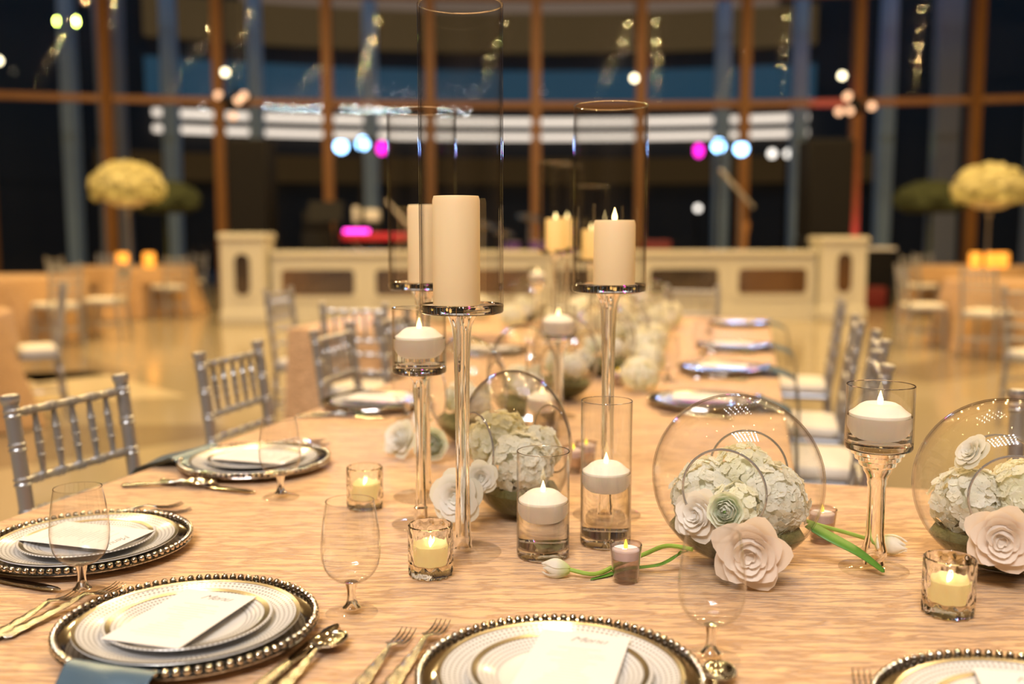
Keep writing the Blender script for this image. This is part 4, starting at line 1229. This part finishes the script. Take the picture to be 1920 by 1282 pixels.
# loose heads down the far table
for x, y, r, l in ((.52, 3.95, .07, 'loose cream hydrangea on the table halfway back'), (.42, 3.25, .06, 'loose cream hydrangea right of the blurred globes'), (.72, 4.98, .075, 'loose cream hydrangea toward the far end'),
                   (.36, 5.45, .08, 'loose cream hydrangea in the far middle'), (.0, 5.45, .07, 'loose cream hydrangea on the far arm near its front edge'), (-.2, 5.95, .08, 'loose cream hydrangea on the far arm, left of the others'),
                   (.60, 4.28, .07, 'loose cream hydrangea right of the distant globes, midway'), (.50, 3.62, .06, 'loose cream hydrangea near the goblet on the right'), (.86, 5.45, .075, 'loose cream hydrangea at the far right of the flowers'),
                   (.24, 5.15, .075, 'loose cream hydrangea at the inner corner of the far arm'), (.44, 5.95, .08, 'loose cream hydrangea at the very back of the flowers'), (-.42, 5.72, .07, 'loose cream hydrangea leftmost on the far arm'),
                   (.46, 5.02, .07, 'loose cream hydrangea in the middle of the far flowers'),
                   (.62, 5.75, .08, 'loose cream hydrangea near the far end of the table'), (.30, 4.75, .07, 'loose cream hydrangea before the distant cylinders')):
    hydrangea((x, y, T0+r*.92), r, (0, -.1, 1), l, FLC, 80, False, int(x*100)+3, 'loose hydrangea heads on the far table')

# tulips on the table
def m_tulip_petal(b):
    def pf(u, v):
        s = (u-.5)*2
        r = .0135*math.sin(PI*min(.93, .10+.80*v))**.8
        a = s*.78*math.sin(PI*min(1, .16+.72*v))
        return (r*math.cos(a), r*math.sin(a), .042*v*(1-.1*s*s*v))
    b.grid(pf, 8, 8)
TPE = cached('tulip_petal', m_tulip_petal, 'tulip', True, 80)
def tulip(c, d, sc, stem_pts, leaf, label):
    """c: base of the bloom; stem_pts and leaf are in world space"""
    t = thing('tulip', label, 'tulip', c, 0, 'white tulips')
    q = aim(d); bl = ob('bloom', None, t, (0, 0, 0), scale=sc, quat=q); 
    for k in range(6):
        ob('petal', TPE, bl, (0, 0, 0), (0, .05 if k % 2 else -.02, k*PI/3), 1.0 if k % 2 else .93)
    C_ = Vector(c)
    ob('stem', MB().tube([tuple(Vector(p)-C_) for p in stem_pts], [.0034]*len(stem_pts), 8).mesh('stem', 'stem'), t)
    if leaf:
        pts = [Vector(p)-C_ for p in leaf['pts']]; n = len(pts); v = []; f = []
        for i, p in enumerate(pts):
            tt = i/(n-1); d_ = (pts[min(i+1, n-1)]-pts[max(i-1, 0)]).normalized()
            sd = d_.cross(Vector(leaf.get('up', (0, 0, 1)))).normalized()
            hw = leaf['w']*(.35+.65*math.sin(PI*min(1, .25+.75*tt)))*(1 if i < n-1 else .05)
            nn = sd.cross(d_)
            v += [p-sd*hw+nn*hw*.25, p, p+sd*hw+nn*hw*.25]
        for i in range(n-1):
            for k in range(2): f.append((i*3+k, i*3+k+1, i*3+3+k+1, i*3+3+k))
        o = ob('leaf', MB().add(v, f).mesh('leaf', 'leaf', True, 80), t)
        md = o.modifiers.new('thickness', 'SOLIDIFY'); md.thickness = .0012
def smooth_path(P_, n=24):
    out = []
    P_ = [Vector(p) for p in P_]
    for i in range(len(P_)-1):
        p0, p1, p2, p3 = P_[max(i-1, 0)], P_[i], P_[i+1], P_[min(i+2, len(P_)-1)]
        for k in range(n//(len(P_)-1)+1):
            t = k/(n//(len(P_)-1)+1)
            out.append(0.5*((2*p1)+(-p0+p2)*t+(2*p0-5*p1+4*p2-p3)*t*t+(-p0+3*p1-3*p2+p3)*t**3))
    out.append(P_[-1])
    return [tuple(p) for p in out]
tulip((.0875, 1.462, .7735), (-.97, .18, .05), 1.05, smooth_path([(.0875, 1.462, .7735), (.125, 1.458, .768), (.165, 1.497, .770), (.205, 1.50, .785), (.235, 1.47, .808), (.268, 1.44, .812)]),
      dict(pts=smooth_path([(.258, 1.45, .806), (.255, 1.47, .795), (.225, 1.475, .776), (.175, 1.49, .764), (.145, 1.468, .7625), (.118, 1.452, .7618)]), w=.0065), 'white tulip bud lying before the short cylinder vase, stem curling to the globe')
tulip((.592, 1.575, .781), (.80, -.35, -.06), 1.15, smooth_path([(.592, 1.575, .781), (.55, 1.585, .792), (.50, 1.59, .805), (.465, 1.60, .815)]),
      dict(pts=smooth_path([(.462, 1.52, .826), (.49, 1.50, .812), (.53, 1.482, .793), (.566, 1.467, .768)]), w=.0105, up=(.1, -.6, 1)), 'white tulip behind the right stemmed glass, with a long green leaf')

# ------------------------------------------------------------------ centrepieces and votives on the round tables
def centrepiece(k, z, label, seed, dx=0):
    cx, cy = ROUND[k]
    t = thing('hydrangea_centrepiece', label, 'centrepiece', (cx+dx, cy, T0), 0, 'tall hydrangea centrepieces')
    ob('stand', MB().lathe([(0, 0), (.13, 0), (.13, .015), (.03, .03), (.02, .1), (.018, z-.45), (.05, z-.33), (0, z-.33)], 24).mesh('stand', 'steel'), t)
    b = MB(); rnd = random.Random(seed)
    for i in range(1500):
        zz = 1-1.45*(i+.5)/1500; a = i*2.39996; q = math.sqrt(max(0, 1-zz*zz))
        d = Vector((q*math.cos(a), q*math.sin(a), zz)); lump = 1+.05*math.sin(a*5+zz*9)+.05*math.sin(a*9-zz*13)+rnd.uniform(-.05, .05)
        p = Vector((d.x*.50*lump, d.y*.50*lump, d.z*.37*lump))
        M = Matrix.Translation(p) @ aim((d+Vector((rnd.uniform(-.8, .8), rnd.uniform(-.8, .8), rnd.uniform(-.8, .8)))).normalized(), rnd.uniform(0, 6)).to_matrix().to_4x4() @ Matrix.Scale(3.4, 4)
        src = FLC[i % 3]
        b.add([tuple(q_.co) for q_ in src.vertices], [tuple(q_.vertices) for q_ in src.polygons], M)
    o = ob('blooms', b.mesh('blooms', 'hyd_yellow', True, 80), t, (0, 0, z)); o['kind'] = 'stuff'
    ob('green_core', CORE, t, (0, 0, z), (0, 0, 0), (.52, .52, .37))
centrepiece('L3', 1.20, 'tall cream hydrangea ball on the round table at left', 1)
centrepiece('R2', 1.17, 'tall cream hydrangea ball on the round table at right', 2, .2)
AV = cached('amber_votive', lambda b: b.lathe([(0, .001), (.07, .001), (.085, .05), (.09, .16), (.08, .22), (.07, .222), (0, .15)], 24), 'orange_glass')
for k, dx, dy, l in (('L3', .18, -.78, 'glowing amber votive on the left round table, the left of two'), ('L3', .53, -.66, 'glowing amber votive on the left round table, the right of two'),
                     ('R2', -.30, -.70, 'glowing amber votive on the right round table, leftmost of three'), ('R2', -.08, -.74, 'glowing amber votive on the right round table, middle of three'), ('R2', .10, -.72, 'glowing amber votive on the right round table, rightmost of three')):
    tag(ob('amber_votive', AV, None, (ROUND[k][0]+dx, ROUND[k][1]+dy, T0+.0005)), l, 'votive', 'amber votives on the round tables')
def topiary(x, y, label):
    t = thing('topiary_bush', label, 'bush', (x, y, 0))
    ob('planter', MB().lathe([(0, 0), (.22, 0), (.28, .5), (.25, .5), (0, .46)], 20).mesh('planter', 'black'), t)
    ob('trunk', MB().tube([(0, 0, .46), (.02, 0, 1.0), (0, 0, 1.8)], .04, 8).mesh('trunk', 'bush'), t)
    b = MB()
    b.lathe([(0, -.18), (.4, -.2), (.62, -.1), (.66, .08), (.55, .25), (.3, .38), (0, .42)], 40, None, lambda r, z, a: r*(1+.06*math.sin(a*7+z*20)+.04*math.sin(a*17-z*31)))
    ob('crown', b.mesh('crown', 'bush'), t, (0, 0, 1.85))
topiary(-6.55, 19, 'dark domed bush behind the left hydrangea ball'); topiary(7.9, 19, 'dark domed bush left of the right hydrangea ball')

# ------------------------------------------------------------------ white panelled stage front
def pillar_block(x0, x1, y, h, label):
    t = thing('panelled_pillar', label, 'pillar', ((x0+x1)/2, y, 0))
    w_ = (x1-x0)/2
    ob('shaft', MB().box((-w_*.92, -.3, 0), (w_*.92, .3, h-.10)).mesh('shaft', 'white_paint', False), t)
    ob('cap', MB().rbox((-w_, -.36, h-.10), (w_, .36, h), .03).mesh('cap', 'white_paint'), t)
    ob('plinth', MB().rbox((-w_*.98, -.34, 0), (w_*.98, .34, .2), .02).mesh('plinth', 'white_paint'), t)
    n = 16
    def stadium(b, hw, hz, z, y0, y1):
        pts = []
        for i in range(n+1): a = PI*i/n; pts.append((hw*math.cos(a), z+hz-hw+hw*math.sin(a)))
        for i in range(n+1): a = PI+PI*i/n; pts.append((hw*math.cos(a), z-hz+hw+hw*math.sin(a)))
        m = len(pts); v = [(p[0], y0, p[1]) for p in pts]+[(p[0], y1, p[1]) for p in pts]
        f = [tuple(range(m)), tuple(range(2*m-1, m-1, -1))]+[(i, i+m, (i+1) % m+m, (i+1) % m) for i in range(m)]
        b.add(v, f)
    b = MB(); stadium(b, .16, .36, .70, -.315, -.30); fr = ob('panel_frame', b.mesh('panel_frame', 'white_paint', False), t)
    b = MB(); stadium(b, .105, .29, .70, -.325, -.312); ob('mirror_panel', b.mesh('mirror_panel', 'mirror', False), fr)
pillar_block(-4.08, -3.42, 14.2, 1.275, 'white panelled pillar at the left end of the stage front')
pillar_block(4.48, 5.19, 14.85, 1.225, 'white panelled pillar at the right end of the stage front')
t = thing('stage_barrier', 'low white panelled stage front with mirrored insets between two pillars', 'stage front', (-3.42, 14.25, 0), math.atan2(.6, 7.9))
L = 7.92
ob('wall_body', MB().box((0, -.1, 0), (L, .2, .94)).mesh('wall_body', 'white_paint', False), t)
ob('cap_rail', MB().rbox((0, -.17, .94), (L, .27, 1.02), .02).mesh('cap_rail', 'white_paint'), t)
ob('skirting', MB().box((0, -.13, 0), (L, -.1, .18)).mesh('skirting', 'white_paint', False), t)
def rrect(b, w_, h_, r, y0, y1):
    pts = []
    for cx, cz, a0 in ((w_-r, h_-r, 0), (-w_+r, h_-r, PI/2), (-w_+r, -h_+r, PI), (w_-r, -h_+r, 1.5*PI)):
        for i in range(6): a = a0+PI/2*i/5; pts.append((cx+r*math.cos(a), cz+r*math.sin(a)))
    m = len(pts); v = [(p[0], y0, p[1]) for p in pts]+[(p[0], y1, p[1]) for p in pts]
    b.add(v, [tuple(range(m)), tuple(range(2*m-1, m-1, -1))]+[(i, i+m, (i+1) % m+m, (i+1) % m) for i in range(m)])
pf = cached('inset_frame', lambda b: rrect(b, .60, .27, .10, -.125, -.10), 'white_paint', False)
pm = cached('inset_mirror', lambda b: rrect(b, .51, .185, .06, -.135, -.122), 'mirror', False)
for k in range(6):
    fr = ob('inset_frame', pf, t, (.66+k*1.32, 0, .575)); ob('inset_mirror', pm, fr)

# ------------------------------------------------------------------ the band's equipment
def speaker(x, y, w_, label):
    t = thing('loudspeaker_stack', label, 'loudspeaker', (x, y, 0))
    ob('subwoofer', MB().rbox((-w_/2, -.35, 0), (w_/2, .35, 1.2), .02).mesh('subwoofer', 'black'), t)
    c = ob('top_cabinet', MB().rbox((-w_/2+.01, -.33, 1.205), (w_/2-.01, .33, 2.78), .03).mesh('top_cabinet', 'black'), t)
    ob('grille', MB().box((-w_/2+.05, -.345, 1.26), (w_/2-.05, -.33, 2.72)).mesh('grille', 'grille', False), c)
speaker(-4.27, 16.6, .68, 'tall black loudspeaker stack at the left of the stage')
speaker(5.15, 16.6, .76, 'tall black loudspeaker stack at the right of the stage')
def light_bar(x, y, z, order, label, flip=1):
    t = thing('stage_light_stand', label, 'light stand', (x, y, 0))
    ob('pole', MB().tube([(0, 0, .25), (0, 0, z+.1)], .03, 8).mesh('pole', 'black'), t)
    for k in range(3):
        a = k*2*PI/3+.4
        ob('leg', MB().tube([(0, 0, .5), (.55*math.cos(a), .55*math.sin(a), .02)], .02, 6).mesh('leg', 'black'), t)
    ob('crossbar', MB().tube([(-.55, 0, z+.1), (.55, 0, z+.1)], .025, 8).mesh('crossbar', 'black'), t)
    for (dx, dz, m, r), yaw in zip(order, (.15, 0, -.1)):
        c = ob('lamp_can', cached('lamp_can', lambda b: b.lathe([(0, -.22), (.08, -.22), (.12, -.1), (.125, .02), (.115, .02), (.11, -.02), (0, -.02)], 20), 'black'), t, (dx, 0, z+dz), (PI/2, 0, yaw))
        ob('lens', cached('lens_'+m, lambda b: b.lathe([(0, -.012), (.108, -.01), (.10, .004), (.06, .018), (0, .022)], 20), m), c, scale=(r, 1, 1))
        wx = light('stage_lamp', 'SPOT', (x+dx, y-.3, z+dz), 50 if m == 'blue_led' else 10, (0.25, .5, 1) if m == 'blue_led' else (1, .05, .6), .08, (math.radians(-82), 0, math.radians(-8*flip)), math.radians(70), .6)
light_bar(-2.53, 17.0, 2.72, [(-.34, 0, 'blue_led', 1), (.02, .05, 'blue_led', .95), (.34, -.03, 'magenta_lens', .75)], 'stage light stand with two blue-white lamps and a magenta one, at left', -1)
light_bar(3.49, 17.0, 2.68, [(-.35, -.03, 'magenta_lens', .75), (-.02, .05, 'blue_led', 1), (.36, 0, 'blue_led', 1)], 'stage light stand with a magenta and two blue-white lamps, at right', 1)
# magenta wash on the right-hand post
light('post_uplight', 'SPOT', (7.9, 22.6, .3), 240, (1, .05, .45), .1, (math.radians(160), 0, math.radians(-8)), math.radians(60), .7)
light('transom_wash', 'SPOT', (7.2, 22.6, 3.6), 60, (1, .03, .6), .1, (math.radians(125), 0, math.radians(-12)), math.radians(60), .7)

t = thing('keyboard_piano', 'red-lit keyboard on a crossed stand behind the stage front', 'keyboard', (-2.2, 16.3, 0))
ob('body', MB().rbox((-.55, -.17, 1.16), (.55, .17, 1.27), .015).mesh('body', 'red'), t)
ob('led_strip', MB().box((-.50, -.185, 1.28), (-.1, -.15, 1.33)).mesh('led_strip', 'magenta_led', False), t)
for s in (-1, 1):
    ob('stand_leg', MB().tube([(-.4*s, -.05*s, .02), (.4*s, -.05*s, 1.16)], .022, 8).mesh('stand_leg', 'steel'), t)
def drum(b, r, h, M=None): b.lathe([(0, 0), (r, 0), (r*1.02, .02), (r, .04), (r, h-.04), (r*1.02, h-.02), (r, h), (0, h)], 28, M)
t = thing('drum_kit', 'drum kit with purple-lit shells and brass cymbals at the back of the stage', 'drum kit', (.25, 17.1, 0))
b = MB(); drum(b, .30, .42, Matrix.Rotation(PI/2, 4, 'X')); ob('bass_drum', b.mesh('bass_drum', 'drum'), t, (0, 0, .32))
b = MB(); b.lathe([(0, 0), (.29, 0), (.29, .008), (0, .01)], 28, Matrix.Rotation(PI/2, 4, 'X')); ob('bass_head', b.mesh('bass_head', 'drumhead'), t, (0, -.425, .32))
for dx, z, r in ((-.28, .85, .17), (.2, .86, .16), (.6, .55, .21), (-.62, .62, .18)):
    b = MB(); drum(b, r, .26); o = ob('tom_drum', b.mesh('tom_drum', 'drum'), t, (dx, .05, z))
    b = MB(); b.lathe([(0, .262), (r*.97, .262), (r*.97, .268), (0, .268)], 24); ob('drum_head', b.mesh('drum_head', 'drumhead'), o)
    ob('drum_leg', MB().tube([(0, 0, -z+.01), (0, 0, 0)], .014, 6).mesh('drum_leg', 'steel'), o)
for dx, dy, z, r in ((-.75, 0, 1.42, .24), (.05, .2, 1.55, .22), (.75, .1, 1.45, .25), (-.4, -.15, 1.28, .18)):
    c = ob('cymbal_stand', MB().tube([(0, 0, 0), (0, 0, z)], .013, 6).mesh('cymbal_stand', 'steel'), t, (dx, dy, 0))
    b = MB(); b.lathe([(0, .03), (.04, .02), (.06, .008), (r, -.01), (r, -.013), (.05, .004), (0, .02)], 28); ob('cymbal', b.mesh('cymbal', 'cymbal'), c, (0, 0, z), (.25, .15, 0))
def mic_stand(x, y, z, boom, label):
    t = thing('microphone_stand', label, 'microphone stand', (x, y, 0))
    ob('pole', MB().tube([(0, 0, .02), (0, 0, z)], .014, 8).mesh('pole', 'steel'), t)
    ob('round_base', MB().lathe([(0, 0), (.15, 0), (.15, .015), (.03, .03), (0, .03)], 20).mesh('round_base', 'black'), t)
    bm = ob('boom_arm', MB().tube([(-.35*boom, 0, z+.38), (0, 0, z), (.22*boom, 0, z-.24)], .03, 8).mesh('boom_arm', 'steel'), t)
    ob('microphone', MB().lathe([(0, -.1), (.012, -.09), (.016, 0), (.03, .03), (.028, .06), (0, .075)], 12).mesh('microphone', 'black'), bm, (-.37*boom, 0, z+.40))
mic_stand(3.72, 16.4, 1.92, 1, 'microphone stand with slanting boom right of centre')
mic_stand(-1.65, 16.0, 1.4, 1, 'microphone stand beside the keyboard')
t = thing('music_stand', 'black music stand before the left lights', 'music stand', (-2.95, 15.9, 0))
ob('pole', MB().tube([(0, 0, .2), (0, 0, 1.5)], .016, 8).mesh('pole', 'black'), t)
for k in range(3):
    a = k*2*PI/3; ob('leg', MB().tube([(0, 0, .3), (.28*math.cos(a), .28*math.sin(a), .01)], .012, 6).mesh('leg', 'black'), t)
ob('desk', MB().box((-.27, -.01, 0), (.27, .01, .34)).mesh('desk', 'black', False), t, (0, -.05, 1.45), (-.35, 0, 0))
t = thing('guitar', 'orange wooden guitar leaning on a stand right of centre', 'guitar', (3.62, 15.75, 0), 0)
def gbody(b):
    n = 36; pts = []
    for i in range(n):
        a = 2*PI*i/n; r = .19+.045*math.cos(2*a)+.02*math.cos(a)
        pts.append((r*math.sin(a)*.85, -r*math.cos(a)))
    v = [(p[0], -.025, p[1]) for p in pts]+[(p[0], .025, p[1]) for p in pts]
    b.add(v, [tuple(range(n)), tuple(range(2*n-1, n-1, -1))]+[(i, i+n, (i+1) % n+n, (i+1) % n) for i in range(n)])
b = MB(); gbody(b); ob('body', b.mesh('body', 'bronze', False), t, (0, 0, .45), (-.12, .08, 0))
ob('neck', MB().box((-.035, -.015, .2), (.035, .015, .85)).mesh('neck', 'bronze', False), t, (0, 0, .45), (-.12, .08, 0))
ob('head', MB().box((-.05, -.012, .85), (.05, .012, 1.02)).mesh('head', 'bronze', False), t, (0, 0, .45), (-.12, .08, 0))
ob('stand', MB().tube([(-.2, -.15, .01), (0, .05, .22), (.2, -.15, .01)], .014, 6).mesh('stand', 'black'), t)
def amp(x, y, z, w_, h, m, label, name='stage_case'):
    t = thing(name, label, 'case', (x, y, 0))
    ob('case_body', MB().rbox((-w_/2, -.2, 0), (w_/2, .2, z), .02).mesh('case_body', 'black'), t)
    ob('case_top', MB().rbox((-w_/2+.02, -.18, z), (w_/2-.02, .18, z+h), .02).mesh('case_top', m), t)
amp(-2.72, 17.6, 1.45, .12, .28, 'drumhead', 'narrow pale case standing behind the keyboard')
amp(-2.48, 17.8, 1.48, .30, .20, 'drumhead', 'square pale case beside the narrow one')
amp(2.35, 16.4, .95, .5, .2, 'dark_red', 'red-topped black case behind the stage front, right of the vase')
amp(-3.35, 17.3, 1.3, .5, .35, 'black', 'black case behind the music stand')
amp(1.6, 17.6, 1.2, .8, .3, 'black', 'black case behind the drums at right')
# service table right of the stage
t = thing('service_table', 'black skirted service table with a pale top, right of the stage', 'table', (6.0, 17.4, 0))
ob('top', MB().rbox((-.55, -.35, .98), (.55, .35, 1.03), .01).mesh('top', 'drumhead'), t)
ob('skirt', MB().box((-.53, -.33, 0), (.53, .33, .975)).mesh('skirt', 'black', False), t)
o = ob('red_case', MB().rbox((-.3, -.15, 0), (.3, .15, .38), .02).mesh('red_case', 'dark_red'), None, (5.95, 16.75, 0))
tag(o, 'dark red case on the floor before the service table', 'case')
